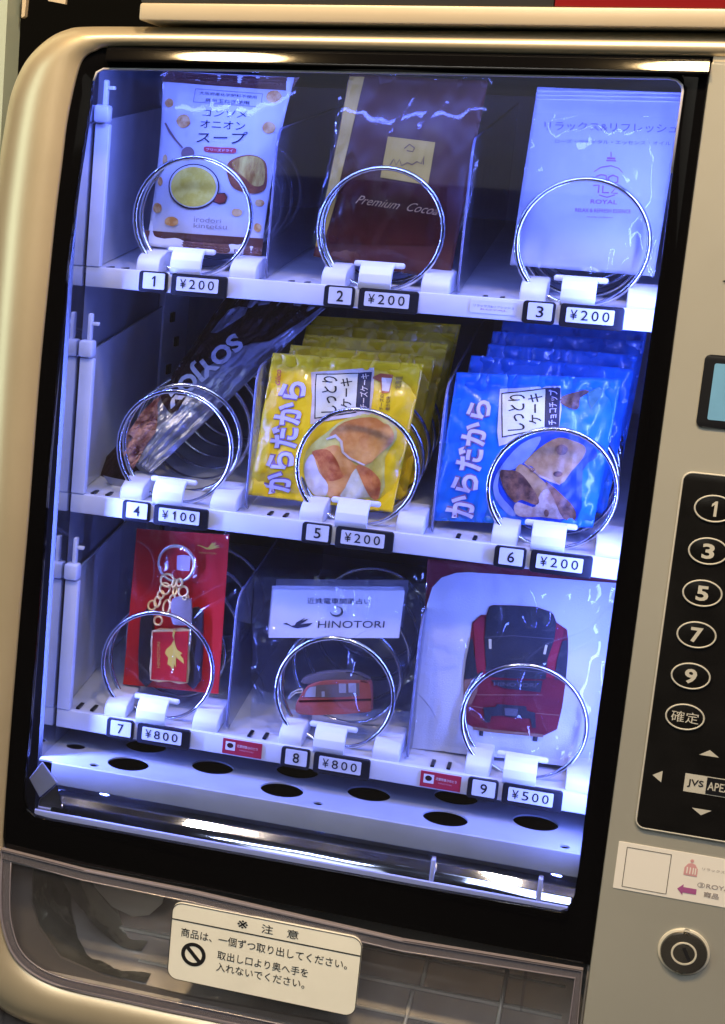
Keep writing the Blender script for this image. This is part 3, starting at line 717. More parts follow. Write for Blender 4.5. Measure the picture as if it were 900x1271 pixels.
poly_on('no_entry_bar', [[(cx_ - .0056, cz_ + .0036), (cx_ - .0036, cz_ + .0056), (cx_ + .0056, cz_ - .0036), (cx_ + .0036, cz_ - .0056)]], 'ink', no, plane(-.0532))

# --- right-hand control panel: display, keypad, sticker, lock
YP = -.0503
d = slab('display', [rrect(.3612, .45, -.0600, -.0155, .0035)], -.0520, YP, 'black', vm, bev=.0006, label='cyan display in a black surround')
slab('display_screen', [rrect(.3672, .445, -.0550, -.0205, .0012)], -.0523, -.0517, 'lcd', d)
kp = slab('keypad', [rrect(.3580, .500, -.3205, -.0885, .0055)], -.0522, YP, 'keypad', vm, bev=.0005, label='black keypad with ringed white numbers')
SK = plane(-.0526)
tube('keypad_edge', [(p[0], -.0518, p[1]) for p in rrect(.3580, .500, -.3205, -.0885, .0055)], .0007, 'grey_ink', kp, n=6, closed=True)
keys = ['1', '3', '5', '7', '9', '確定']
for k, ch in enumerate(keys):
    bx, bz = .3782, -.1092 - .02678 * k
    b = slab('key_button', [ellipse(bx, bz, .0114, .0082, 36)], -.0531, -.0521, 'keypad', kp, bev=.0004)
    tube('key_ring', [(p[0], -.0531, p[1]) for p in ellipse(bx, bz, .0112, .0081, 40)], .00055, 'grey_ink', b, n=8, closed=True)
    if len(ch) == 1: text_quad('key_number', ch, [(bx - (.0016 if ch == '1' else .0036), bz + .0048), (bx + (.0016 if ch == '1' else .0036), bz + .0048), (bx + (.0016 if ch == '1' else .0036), bz - .0048), (bx - (.0016 if ch == '1' else .0036), bz - .0048)], 'grey_ink', b, plane(-.0534), bold=.03)
    else: text_quad('key_word', ch, [(bx - .0082, bz + .0036), (bx + .0082, bz + .0036), (bx + .0082, bz - .0036), (bx - .0082, bz - .0036)], 'grey_ink', b, plane(-.0534), bold=.0)
def tri_mark(P): poly_on('arrow_mark', [P], 'grey_ink', kp, SK)
tri_mark([(.3954, -.2622), (.3895, -.2662), (.4012, -.2662)]); tri_mark([(.3640, -.2842), (.3697, -.2805), (.3697, -.2882)]); tri_mark([(.3956, -.3055), (.3897, -.3015), (.4014, -.3015)])
lg = poly_on('maker_badge', [[(.3832, -.2795), (.4420, -.2795), (.4420, -.2915), (.3832, -.2915)]], 'grey_ink', kp, SK)
poly_on('badge_field', [[(.3962, -.2800), (.4416, -.2800), (.4416, -.2910), (.3962, -.2910)]], 'black', lg, plane(-.0528))
text_quad('lettering', 'JVS', [(.3850, -.2828), (.3945, -.2828), (.3945, -.2882), (.3850, -.2882)], 'ink', lg, plane(-.0529), bold=.015)
text_quad('lettering', 'APEX', [(.3970, -.2828), (.4105, -.2828), (.4105, -.2882), (.3970, -.2882)], 'grey_ink', lg, plane(-.0530), bold=.01)
# small raised legend to the right above the display
poly_on('panel_mark', [[(.3648, .0290), (.3672, .0282), (.3700, .0278), (.3700, .0300), (.3668, .0296)]], 'ink', side, plane(-.0508))
# sticker below the keypad (its square code is left out, the printed frame stays)
st = slab('sticker', [rrect(.3496, .470, -.3645, -.3325, .0006)], -.0508, YP, 'sticker_white', vm, label='white sticker with purple arrow and pink crown emblem')
SS = plane(-.0511)
so = [(.3548, -.3352), (.3820, -.3352), (.3820, -.3625), (.3548, -.3625)]
poly_on('code_frame', [[so, inset(so, .0005)]], 'ink', st, SS)
poly_on('arrow', [[(.3880, -.3572), (.3915, -.3536), (.3915, -.3555), (.3995, -.3555), (.3995, -.3592), (.3915, -.3592), (.3915, -.3610)]], 'purple', st, SS)
e0 = (.3945, -.3430)
poly_on('crown_emblem', [ellipse(e0[0], e0[1] + .0058, .0011, .0011, 12), [(e0[0] - .0040, e0[1] - .0042), (e0[0] + .0040, e0[1] - .0042), (e0[0] + .0040, e0[1] + .0008), (e0[0] + .0022, e0[1] + .0036), (e0[0], e0[1] + .0044), (e0[0] - .0022, e0[1] + .0036), (e0[0] - .0040, e0[1] + .0008)]], 'pink', st, SS)
poly_on('crown_detail', [[(e0[0] + q, e0[1] - .0030), (e0[0] + q + .0007, e0[1] - .0030), (e0[0] + q + .0007, e0[1] + .0014), (e0[0] + q, e0[1] + .0014)] for q in (-.0026, -.0008, .0010, .0024)], 'sticker_white', st, plane(-.0513))
text_quad('lettering', 'リラックス&リフレッシュ', [(.4010, -.3402), (.4330, -.3402), (.4330, -.3422), (.4010, -.3422)], 'pinkgrey', st, SS)
text_quad('lettering', '③ROYAL', [(.3995, -.3505), (.4215, -.3500), (.4215, -.3535), (.3995, -.3540)], 'pinkgrey', st, SS, bold=.01)
text_quad('lettering', '商品', [(.4040, -.3560), (.4130, -.3560), (.4130, -.3598), (.4040, -.3598)], 'pinkgrey', st, SS, bold=.02)
# cylinder lock
lc = (.3972, -.3990)
def disc(name, c, r0, y0, y1, m, parent, bev=.0006, n=48): return slab(name, [ellipse(c[0], c[1], r0, r0, n)], y0, y1, m, parent, bev=bev)
lk = disc('lock', lc, .0158, -.0520, YP, 'lockring', vm, .0010)
disc('lock_collar', lc, .0143, -.0540, -.0519, 'lockmetal', lk, .0016)
slab('lock_ring', [ellipse(lc[0], lc[1], .0078, .0078, 40), ellipse(lc[0], lc[1], .0066, .0066, 40)], -.0546, -.0539, 'lockring', lk, bev=.0002)
disc('lock_core', lc, .0065, -.0544, -.0538, 'lockmetal', lk, .0003)
poly_on('keyhole', [[(lc[0] - .0016, lc[1] + .0036), (lc[0] + .0004, lc[1] + .0046), (lc[0] + .0046, lc[1] - .0034), (lc[0] + .0028, lc[1] - .0048)]], 'ink', lk, plane(-.0546))

for (sx, sz) in ((.452, -.345), (.452, .12)):
    sc_ = disc('panel_screw', (sx, sz), .0035, -.0516, YP, 'lockring', side, .0008, 24)
# --- header above the door
hz = lambda x: (x - .15) * .0155
def slanted_bar(name, x0, x1, y0, y1, z0, z1, m, parent, bev=.0012, r=.004):
    bm = bmesh.new(); bm_box(bm, x0, x1, y0, y1, z0, z1, bev)
    for v in bm.verts: v.co.z += hz(v.co.x)
    o = mkbm(name, bm, m, parent); smooth_angle(o); return o
slanted_bar('header_trim', -.0078, .66, -.0585, .02, .1722, .1832, 'trim', vm, .0016)
slanted_bar('header_panel', -.0078, .2498, -.0560, .02, .1834, .26, 'header_grey', vm)
slanted_bar('header_panel', .2500, .66, -.0560, .02, .1834, .26, 'header_red', vm)['label'] = 'red part of the header'
# lower cabinet
box('lower_cabinet', -.09, .66, -.020, .30, -1.20, -.56, 'brown_dark', vm, .004)
box('cabinet_side', -.088, -.0705, .0, .50, -.56, .155, 'backwall', vm)

# =================================================================== THE GOODS
Z1 = zq(180, 90, 5)
def blob(cx, cy, rx, ry, seed=0, n=16, a=.12):
    return [(cx + rx * math.cos(t) * (1 + a * noise.noise(Vector((math.cos(t) * 1.5, math.sin(t) * 1.5, seed)))), cy + ry * math.sin(t) * (1 + a * noise.noise(Vector((math.cos(t) * 1.5 + 7, math.sin(t) * 1.5, seed))))) for t in [2 * math.pi * k / n for k in range(n)]]
def stroke(P, wpx):
    """a ribbon of width wpx along points P (photo units)"""
    P = [np.array(p, float) for p in P]; L, R_ = [], []
    for i, p in enumerate(P):
        t = P[min(i + 1, len(P) - 1)] - P[max(i - 1, 0)]; t = t / np.linalg.norm(t); nn_ = np.array([-t[1], t[0]])
        ww = (wpx[i] if isinstance(wpx, (list, tuple)) else wpx) / 2; L.append(tuple(p + nn_ * ww)); R_.append(tuple(p - nn_ * ww))
    return L + R_[::-1]

# ---- 1: soup sachet in a clear bag
t = thing('soup_sachet', 'white onion soup sachet with brown ends in a clear bag above slot 1', 'soup packet', tuple(at(255, 305, .034)))
q = [(203, 88), (366, 96), (324, 318), (181, 305)]
P = Pouch(q, .042, .034, .0075, .0012, (.05, .05), 3, waist=.06)
wr = P.mesh('wrapper', 'soup_white', t)
S = [P.on(.0004 + .0003 * k) for k in range(6)]
poly_on('brown_end', [Z1([(110, -12), (400, 10), (700, 24), (960, 30), (905, 113), (700, 100), (400, 78), (112, 56)]), Z1([(0, 978), (250, 995), (500, 1012), (738, 1028), (725, 1140), (500, 1125), (250, 1100), (0, 1080)])], 'brown', wr, S[0], 4)
poly_on('onion_slice', [Z1(blob(*a)) for a in ((160, 188, 30, 27, 1), (255, 300, 45, 42, 2), (808, 150, 48, 40, 3), (778, 340, 38, 38, 4), (135, 540, 17, 36, 5), (85, 838, 32, 32, 6), (178, 922, 44, 30, 7), (585, 865, 34, 25, 8), (720, 805, 26, 24, 9), (706, 960, 24, 28, 10), (105, 672, 18, 28, 11))], 'onion', wr, S[1], 4)
bn = Z1([(322, 98), (742, 130), (732, 216), (312, 184)])
poly_on('banner_line', [[bn, Z1([(326, 103), (737, 134), (728, 211), (317, 180)])]], 'pinkgrey', wr, S[1], 5)
text_quad('lettering', '大阪府産化学肥料不使用', Z1([(352, 116), (706, 144), (704, 164), (350, 136)]), 'navy', wr, S[1], bold=.0, fine=5)
text_quad('lettering', '泉州玉ねぎ使用', Z1([(388, 158), (662, 176), (659, 202), (385, 182)]), 'navy', wr, S[1], bold=.002, fine=5)
text_quad('lettering', 'コンソメ', Z1([(378, 228), (658, 238), (642, 282), (376, 270)]), 'navy', wr, S[1], fine=5)
text_quad('lettering', 'オニオン', Z1([(366, 292), (642, 306), (638, 358), (362, 340)]), 'navy', wr, S[1], bold=.005, fine=5)
text_quad('lettering', 'スープ', Z1([(345, 366), (658, 366), (632, 442), (338, 432)]), 'navy', wr, S[1], bold=.005, fine=5)
poly_on('red_tag', [smoothloop(Z1([(385, 468), (400, 456), (480, 462), (575, 466), (585, 482), (572, 500), (480, 496), (395, 490)]), 2)], 'red_tag', wr, S[1], 5)
text_quad('lettering', 'フリーズドライ', Z1([(402, 466), (566, 474), (564, 492), (400, 484)]), 'cup_rim', wr, S[2], bold=.01)
poly_on('spoon', [stroke(Z1([(132, 310), (165, 365), (205, 415), (252, 465)]), [2.5, 3.5, 2.5, 2]), Z1(blob(285, 500, 43, 42, 3, 18, .05))], 'spoon', wr, S[1], 4)
poly_on('cup_outline', [Z1(ellipse(322, 705, 160, 142, 36)), Z1([(470, 745), (515, 742), (530, 770), (515, 808), (480, 815), (440, 800)])], 'cup_dark', wr, S[1], 4)
poly_on('cup_handle', [Z1([(468, 752), (512, 748), (524, 772), (510, 802), (480, 808), (450, 796)])], 'redbrown', wr, S[2], 4)
poly_on('cup_rim', [Z1(ellipse(322, 703, 152, 133, 36))], 'cup_rim', wr, S[2], 4)
poly_on('soup_surface', [Z1(ellipse(321, 706, 141, 124, 36))], 'soup', wr, S[3], 4)
poly_on('bread_crust', [Z1(smoothloop([(528, 600), (545, 548), (620, 512), (700, 512), (752, 545), (765, 600), (760, 700), (735, 735), (680, 748), (600, 730), (550, 690)], 3))], 'bread_crust', wr, S[2], 4)
poly_on('bread', [Z1(smoothloop([(560, 560), (620, 522), (700, 518), (745, 550), (752, 620), (742, 690), (690, 700), (640, 650), (590, 610)], 3))], 'bread', wr, S[3], 4)
text_quad('lettering', 'irodori', Z1([(322, 888), (490, 905), (486, 932), (320, 925)]), 'pinkgrey', wr, S[1], bold=.004)
text_quad('lettering', 'kintetsu', Z1([(318, 932), (524, 938), (520, 972), (316, 960)]), 'pinkgrey', wr, S[1], bold=.01)
Pouch([(198, 84), (372, 92), (330, 322), (174, 310)], .036, .028, .0085, .0012, (.03, .03), 8, dy=-.002).mesh('clear_bag', 'bag_soft', t, closed=False)

# ---- 2: dark red cocoa packet
t = thing('cocoa_packet', 'dark red cocoa packet with gold label and gold side strip above slot 2', 'cocoa packet', tuple(at(475, 340, .034)))
q = [(434, 92), (606, 100), (558, 349), (389, 318)]
P = Pouch(q, .044, .034, .0065, .0014, (.04, .04), 13, wscale=50)
wr = P.mesh('wrapper', 'cocoa_back', t); S = [P.on(.0004 + .0004 * k) for k in range(4)]
Z8 = zq(350, 80, 3.103)
poly_on('gold_strip', [Z8([(262, 46), (322, 48), (268, 280), (205, 545), (150, 735), (122, 730), (160, 560), (210, 320)])], 'gold', wr, S[1], 5)
poly_on('glossy_pouch', [Z8([(262, 300), (330, 440), (420, 452), (560, 470), (640, 470), (640, 600), (600, 700), (560, 695), (180, 690), (195, 600)])], 'cocoa', wr, S[0], 5)
poly_on('gold_label', [Z8([(417, 276), (598, 298), (570, 462), (388, 432)])], 'gold', wr, S[1], 5)
poly_on('label_script', [stroke(Z8([(425, 385), (440, 362), (448, 386), (462, 364), (470, 388), (492, 376), (510, 384), (528, 372), (545, 380), (556, 350), (552, 384)]), 1.2), stroke(Z8([(480, 322), (500, 306), (520, 320), (512, 334), (490, 330)]), 1.1)], 'brown', wr, S[2])
text_quad('lettering', 'Premium  Cocoa', Z8([(300, 500), (618, 545), (604, 578), (290, 532)]), 'gold_text', wr, S[1], bold=.0, shear=.45, fine=6)
Pouch([(428, 88), (612, 97), (566, 354), (384, 322)], .036, .027, .0090, .0016, (.03, .03), 18, dy=-.002).mesh('clear_bag', 'bag_soft', t, closed=False)

# ---- 3: white zip bag
t = thing('white_zip_packet', 'pale white zip bag printed in faint grey and pink above slot 3', 'packet', tuple(at(725, 335, .034)))
q = [(667, 108), (849, 115), (812, 343), (633, 329)]
P = Pouch(q, .040, .034, .0050, .0011, (.075, .02), 23, rib=.0)
wr = P.mesh('pouch', 'pack_white', t); S = [P.on(.0004 + .0004 * k) for k in range(3)]
Z3 = zq(640, 90, 4.09)
for yy in (92, 112, 133): 
    a_, b_ = P.inv(*Z3([(108, yy)])[0]), P.inv(*Z3([(845, yy + 14)])[0])
    tube('zip_ridge', [tuple(P.pt(a_[0] + (b_[0] - a_[0]) * k / 12, a_[1] + (b_[1] - a_[1]) * k / 12, .0004)) for k in range(13)], .0007, 'lavender', wr, n=6)
text_quad('lettering', 'リラックス&リフレッシュ', Z3([(150, 246), (826, 262), (822, 306), (150, 290)]), 'print_mauve', wr, S[0], bold=.002, fine=6)
text_quad('lettering', 'ローズ・ヴァイタル・エッセンス・オイル', Z3([(205, 336), (790, 346), (788, 368), (205, 356)]), 'print_mauve', wr, S[0], bold=-.0, fine=6)
pk = [stroke(Z3([(470, 432), (512, 434)]), 2.6), stroke(Z3([(466, 444), (516, 446)]), 1.6), stroke(Z3([(490, 400), (491, 425)]), 1.2),
      stroke(Z3([(405, 500), (440, 478), (490, 470), (530, 484), (548, 505)]), 1.2), stroke(Z3([(415, 525), (440, 515), (465, 520), (470, 545), (455, 555)]), 1.8), stroke(Z3([(480, 555), (478, 528), (500, 518), (525, 528), (524, 552), (500, 560)]), 1.8),
      stroke(Z3([(400, 570), (430, 568), (426, 608)]), 1.8), stroke(Z3([(450, 570), (448, 606), (480, 606)]), 1.8), stroke(Z3([(490, 572), (520, 574), (492, 608), (524, 610)]), 1.6), stroke(Z3([(430, 618), (470, 630), (510, 618)]), 1.2)]
poly_on('emblem', pk, 'print_pink', wr, S[0])
text_quad('lettering', 'ROYAL', Z3([(388, 640), (522, 644), (520, 666), (386, 662)]), 'print_pink', wr, S[0], bold=.01)
text_quad('lettering', 'RELAX & REFRESH ESSENCE', Z3([(310, 684), (590, 692), (588, 712), (310, 704)]), 'print_pink', wr, S[0])
text_quad('lettering', 'made in Japan', Z3([(370, 724), (500, 728), (498, 738), (368, 734)]), 'print_pink', wr, S[0])
Pouch([(663, 140), (847, 146), (815, 346), (630, 332)], .030, .026, .0065, .0022, (.02, .03), 28, dy=-.001, wscale=42).mesh('clear_front', 'bag_soft', t, closed=False)

# ---- 4: snack bar leaning across the coil, and one lying behind it
Z4 = zq(130, 380, 4.5)
t = thing('snack_bar', 'brown and silver snack bar standing diagonally in coil 4, lettered in white', 'snack bar', tuple(at(185, 590, .036)))
q = Z4([(690, -75), (1235, 10), (262, 932), (92, 805)])
P = Pouch(q, .120, .030, .0120, .0026, (.03, .03), 33, p=2.4, nu=40, nv=80, wscale=70)
wr = P.mesh('wrapper', 'choc_silver', t); S = [P.on(.0010 + .0004 * k) for k in range(3)]
poly_on('brown_field', [Z4([(715, -72), (1210, 6), (1080, 100), (930, 190), (830, 205), (755, 235), (650, 300), (560, 360), (520, 430), (460, 520), (430, 575), (385, 595), (340, 545), (306, 496), (402, 352), (520, 178), (612, 45), (690, -60)])], 'choc', wr, S[0], 5)
poly_on('nut_picture', [Z4([(325, 498), (300, 545), (312, 600), (300, 700), (230, 790), (165, 905), (128, 860), (105, 800), (140, 690), (210, 590), (270, 530)])], 'bar_food', wr, S[0], 5)
poly_on('silver_top', [Z4([(700, 20), (760, 0), (800, 10), (790, 50), (700, 110), (640, 150), (600, 150), (650, 80)])], 'choc_silver', wr, S[1], 5)
text_quad('lettering', 'SOYJOY', Z4([(800, 222), (388, 572), (300, 482), (716, 122)]), 'water_white', wr, S[1], bold=.040, fine=3)
text_quad('lettering', 'カロリーコントロール', Z4([(724, 385), (615, 510), (600, 490), (705, 370)]), 'navy', wr, S[0])
t = thing('snack_bar', 'small brown bar end lying low behind the left side of coil 4', 'snack bar', tuple(at(150, 598, .05)))
P = Pouch([(112, 588), (150, 548), (176, 590), (150, 606)], .075, .045, .006, .001, (.05, .2), 37, nu=16, nv=16)
P.mesh('wrapper', 'choc', t)
poly_on('crimped_end', [[(128, 590), (140, 593), (160, 597), (172, 594), (168, 602), (150, 606), (135, 600)]], 'choc_silver', t, photo_plane(.040))

# ---- 5 and 6: rows of cake packets
Z5, Z5b = zq(300, 430, 5.625), zq(380, 430, 5)
def letters_sideways(s, q, wr, S, bold=.03):
    text_quad('lettering_edge', s, q, 'lilac_edge', wr, S[0], bold=bold + .035, fine=5); text_quad('lettering', s, q, 'lilac', wr, S[1], bold=bold, fine=5)
def side_q(tl_, tr_, br_, bl_): return [bl_, tl_, tr_, br_]      # box corners on the pack -> text quad reading upwards
t = thing('yellow_cake_packet', 'front yellow cake packet with orange cake picture, foremost in coil 5', 'cake packet', tuple(at(400, 632, .030)), 'yellow cake packets in coil 5')
q5 = [(339, 438), (526, 452), (487, 636), (309, 614)]
P = Pouch(q5, .040, .028, .0100, .0015, (.07, .05), 43, p=2.2, wscale=52, nu=60, nv=60, rib=.0006)
wr = P.mesh('wrapper', 'yellow', t); S = [P.on(.0008 + .0003 * k) for k in range(6)]
letters_sideways('からだから', side_q(*Z5([(282, 235), (482, 240), (352, 1020), (140, 1030)])), wr, S)
text_quad('lettering', 'Glico', side_q(*Z5([(240, 158), (286, 160), (272, 268), (240, 268)])), 'red_tag', wr, S[0], bold=.01, shear=.3)
poly_on('box_border', [Z5b([(40, 158), (430, 130), (432, 270), (416, 410), (200, 440), (48, 470), (55, 300)])], 'cake_white', wr, S[0], 5)
poly_on('cream_box', [[Z5b([(70, 167), (340, 160), (332, 400), (74, 436)]), ], ], 'ink', wr, S[1], 5)
poly_on('cream_box', [Z5b([(77, 173), (334, 166), (327, 393), (81, 429)])], 'cream_box', wr, S[2], 5)
poly_on('dark_strip', [Z5b([(338, 160), (418, 155), (410, 385), (332, 392)])], 'navy', wr, S[2], 5)
text_quad('lettering', 'しっとり', side_q(*Z5b([(115, 180), (212, 180), (212, 396), (115, 400)])), 'ink', wr, S[3], bold=.012, fine=6)
text_quad('lettering', 'ケーキ', side_q(*Z5b([(228, 190), (302, 190), (302, 366), (236, 372)])), 'ink', wr, S[3], bold=.012, fine=6)
text_quad('lettering', 'チーズケーキ', side_q(*Z5b([(350, 168), (402, 166), (396, 376), (350, 376)])), 'cake_white', wr, S[3], bold=.01, fine=6)
poly_on('cheese_picture', [Z5b([(412, 190), (470, 165), (545, 175), (530, 280), (480, 285), (470, 215)])], 'orange_dark', wr, S[0], 5)
poly_on('cheese_picture', [Z5b([(478, 190), (540, 195), (525, 272), (482, 268)])], 'cake_white', wr, S[1], 5)
text_quad('lettering', 'チーズの', side_q(*Z5b([(470, 290), (498, 290), (492, 385), (466, 385)])), 'brown', wr, S[1], bold=.01)
text_quad('lettering', '豊かな味', side_q(*Z5b([(510, 300), (538, 300), (530, 388), (506, 388)])), 'brown', wr, S[1], bold=.01)
text_quad('lettering', '北海道', side_q(*Z5b([(560, 185), (605, 185), (590, 260), (556, 260)])), 'brown', wr, S[1], bold=.0)
poly_on('cake_halo', [Z5b([(20, 640), (150, 520), (260, 440), (420, 405), (540, 450), (570, 560), (500, 680), (460, 940), (120, 940), (10, 820)])], 'yellow_pale', wr, S[0], 5)
poly_on('cake_slice', [Z5b([(165, 535), (260, 455), (420, 428), (500, 470), (548, 520), (545, 580), (470, 655), (388, 725), (270, 672), (240, 600), (205, 545)])], 'orange', wr, S[1], 5)
poly_on('cake_side', [Z5b([(502, 470), (550, 520), (545, 585), (470, 655), (388, 724), (360, 660), (440, 590)])], 'orange_dark' if 0 else 'orange', wr, S[2], 5)
poly_on('cake_crumb_edge', [stroke(Z5b([(150, 560), (205, 540), (240, 575), (250, 640), (290, 680), (380, 724)]), [2, 4, 3.5, 3, 2.6, 1.8])], 'cake_white', wr, S[3], 5)
poly_on('cake_slice', [Z5b([(130, 620), (220, 600), (300, 700), (345, 760), (300, 880), (230, 940), (150, 930), (90, 760), (60, 650)])], 'orange', wr, P.on(.00125), 5)
poly_on('cake_toast', [Z5b([(58, 640), (150, 625), (205, 680), (235, 760), (250, 800), (150, 828), (110, 770), (90, 700)])], 'orange_dark', wr, S[2], 5)
poly_on('cake_cream', [Z5b([(12, 720), (62, 655), (100, 770), (150, 850), (130, 925), (70, 925), (15, 840)])], 'cake_white', wr, S[2], 5)
poly_on('cake_cream', [Z5b([(255, 870), (325, 745), (370, 850), (405, 930), (230, 930)])], 'cake_cream', wr, S[2], 5)
poly_on('cake_side', [Z5b([(328, 728), (385, 735), (440, 780), (472, 840), (450, 945), (402, 928), (365, 840)])], 'orange_dark', wr, S[3], 5)
def behind(name, q, tops, m, label_of, cat, group, seed, hv, y0, dyy, root_px):
    for k, (a_, b_) in enumerate(tops):
        y = y0 + dyy * (k + 1)
        t = thing(name, label_of[k], cat, tuple(at(*root_px, y)), group)
        Pk = Pouch(q, .04, .028, .0090, .0022, (.08, .05), seed + k, p=2.2, nu=40, nv=40, wscale=60, rib=.0008)
        A, B = at(*a_, y), at(*b_, y + (.010, -.006, .012, -.004)[k]); Pk.W = [A, B, B + hv[1], A + hv[0]]
        Pk.mesh('wrapper', m, t)
W5 = P.W
behind('yellow_cake_packet', q5, [((361, 428), (541, 443)), ((378, 415), (556, 427)), ((381, 403), (566, 414)), ((388, 392), (572, 403))], 'yellow',
       ['yellow cake packet directly behind the front yellow one in coil 5', 'third yellow cake packet from the front in coil 5, showing its upper edge', 'fourth yellow cake packet from the front, in shade below the shelf front', 'rearmost yellow cake packet in coil 5, right under the upper shelf'],
       'cake packet', 'yellow cake packets in coil 5', 50, [W5[3] - W5[0], W5[2] - W5[1]], .040, .034, (430, 600))

M['halo_blue'] = mat('print_pale_blue', (.20, .26, .50), .45, var=.2, vscale=60)
Z6, Z6b = zq(540, 380, 3.214), zq(600, 440, 4.5)
t = thing('blue_cake_packet', 'front blue cake packet with chocolate cake picture, foremost in coil 6', 'cake packet', tuple(at(640, 650, .030)), 'blue cake packets in coil 6')
q6 = [(567, 462), (772, 470), (736, 655), (537, 646)]
P = Pouch(q6, .042, .028, .0100, .0015, (.08, .04), 63, p=2.2, wscale=60, nu=60, nv=60, rib=.0006)
wr = P.mesh('wrapper', 'blue', t); S = [P.on(.0008 + .0003 * k) for k in range(6)]
letters_sideways('からだから', side_q(*Z6([(140, 368), (238, 372), (160, 848), (38, 842)])), wr, S)
poly_on('box_border', [Z6b([(100, 190), (440, 172), (445, 300), (432, 400), (300, 430), (100, 500), (90, 420)])], 'lilac', wr, S[0], 5)
poly_on('cream_box', [Z6b([(108, 211), (360, 186), (358, 405), (116, 452)])], 'ink', wr, S[1], 5)
poly_on('cream_box', [Z6b([(115, 217), (354, 192), (352, 399), (122, 444)])], 'cream_box', wr, S[2], 5)
poly_on('dark_strip', [Z6b([(360, 185), (440, 180), (432, 395), (357, 402)])], 'navy', wr, S[2], 5)
text_quad('lettering', 'しっとり', side_q(*Z6b([(150, 222), (244, 214), (244, 408), (148, 415)])), 'ink', wr, S[3], bold=.012, fine=6)
text_quad('lettering', 'ケーキ', side_q(*Z6b([(258, 215), (340, 212), (336, 374), (268, 380)])), 'ink', wr, S[3], bold=.012, fine=6)
text_quad('lettering', 'チョコチップ', side_q(*Z6b([(374, 196), (426, 192), (418, 380), (370, 384)])), 'lilac', wr, S[3], bold=.01, fine=6)
poly_on('chocolate_picture', [Z6b([(432, 238), (500, 212), (585, 195), (588, 215), (548, 240), (540, 290), (510, 302), (442, 268)])], 'choc_dark', wr, S[0], 5)
poly_on('leaf_picture', [Z6b([(590, 210), (650, 180), (680, 200), (640, 260), (610, 300), (590, 260)])], 'green_print', wr, S[0], 5)
poly_on('cake_halo', [Z6b([(60, 640), (180, 500), (300, 440), (430, 418), (580, 470), (640, 560), (560, 640), (520, 930), (200, 905), (80, 800)])], 'blue_dark', wr, S[0], 5)
poly_on('cake_halo', [Z6b([(70, 700), (120, 600), (220, 490), (330, 445), (300, 520), (200, 620), (110, 650), (100, 760), (190, 880), (150, 890), (80, 800)])], 'halo_blue', wr, S[1], 5)
poly_on('cake_slice', [Z6b([(242, 590), (330, 505), (430, 452), (520, 475), (575, 510), (560, 570), (500, 640), (435, 716), (330, 660), (285, 612)])], 'choc_cake', wr, S[1], 5)
poly_on('cake_side', [Z6b([(490, 490), (575, 512), (560, 572), (500, 640), (436, 714), (400, 650), (490, 580)])], 'choc_dark' if 0 else 'choc_cake', wr, S[2], 5)
poly_on('chocolate_chip', [Z6b(blob(447, 520, 32, 30, 4)), Z6b(blob(425, 655, 26, 16, 5)), Z6b(blob(360, 880, 14, 22, 6)), Z6b(blob(285, 630, 16, 12, 8))], 'choc_dark', wr, S[3], 5)
poly_on('cake_crumb_edge', [stroke(Z6b([(240, 592), (285, 625), (330, 665), (380, 690), (436, 715)]), [1, 2.2, 2.4, 2.6, 1.6])], 'choc_cream', wr, S[3], 5)
poly_on('cake_slice', [Z6b([(210, 600), (270, 625), (380, 730), (400, 800), (330, 850), (260, 780), (190, 680)])], 'choc_cake', wr, P.on(.00125), 5)
poly_on('cake_toast', [Z6b([(105, 640), (150, 632), (215, 645), (275, 715), (320, 800), (300, 830), (225, 800), (185, 815), (125, 730)])], 'choc_dark', wr, S[3], 5)
poly_on('cake_cream', [Z6b([(300, 840), (330, 760), (380, 745), (430, 840), (462, 915), (330, 905), (210, 898), (180, 850), (200, 815), (250, 830)])], 'choc_cream', wr, S[2], 5)
poly_on('cake_side', [Z6b([(362, 695), (450, 775), (512, 850), (516, 922), (452, 915), (405, 800), (375, 740)])], 'choc_dark', wr, S[3], 5)
W6 = P.W
behind('blue_cake_packet', q6, [((585, 441), (787, 458)), ((606, 427), (791, 441)), ((612, 411), (798, 423)), ((624, 399), (805, 405))], 'blue',
       ['blue cake packet directly behind the front blue one in coil 6', 'third blue cake packet from the front in coil 6, only its top edge seen', 'fourth blue cake packet from the front, dim under the shelf of slot 3', 'rearmost blue cake packet in coil 6, right beneath the shelf above'],
       'cake packet', 'blue cake packets in coil 6', 70, [W6[3] - W6[0], W6[2] - W6[1]], .042, .034, (660, 610))

# ---- 7: key ring on a red card
Z7 = zq(150, 640, 5.293)
t = thing('key_ring_on_card', 'red card with gold key ring and bird emblem, bagged above slot 7', 'key ring', tuple(at(215, 866, .034)))
Y7 = .034; pp7 = lambda L: [tuple(at(a, b, Y7)[[0, 2]]) for a, b in Z7(L)]
card = slab('card', [pp7([(105, 86), (712, 128), (640, 1172), (14, 1108)])], Y7, Y7 + .0012, 'card_red', t)
A7 = lambda d: photo_plane(Y7 - d)
def bird(c, sx, sy, rot=0, flip=1):
    B = [(-1, .12), (-.82, .20), (-.66, .10), (-.5, .0), (-.30, -.18), (-.08, -.28), (.05, -.10), (.18, .25), (.34, .62), (.40, .40), (.62, .70), (.55, .38), (.70, .46), (.46, .10), (.95, .10), (.60, -.18), (1, -.20), (.50, -.42), (.10, -.58), (-.20, -.50), (-.48, -.22), (-.72, .0)]
    cr, sr = math.cos(rot), math.sin(rot); return [(c[0] + (x * sx * cr + y * sy * sr) * 1, c[1] + (x * sx * sr - y * sy * cr)) for x, y in B]
poly_on('bird_emblem', [Z7(bird((576, 200), 78, 40))], 'yellow_print', card, A7(.0005))
text_quad('lettering', 'HINOTORI', Z7([(516, 236), (628, 244), (626, 256), (515, 248)]), 'gold', card, A7(.0005))
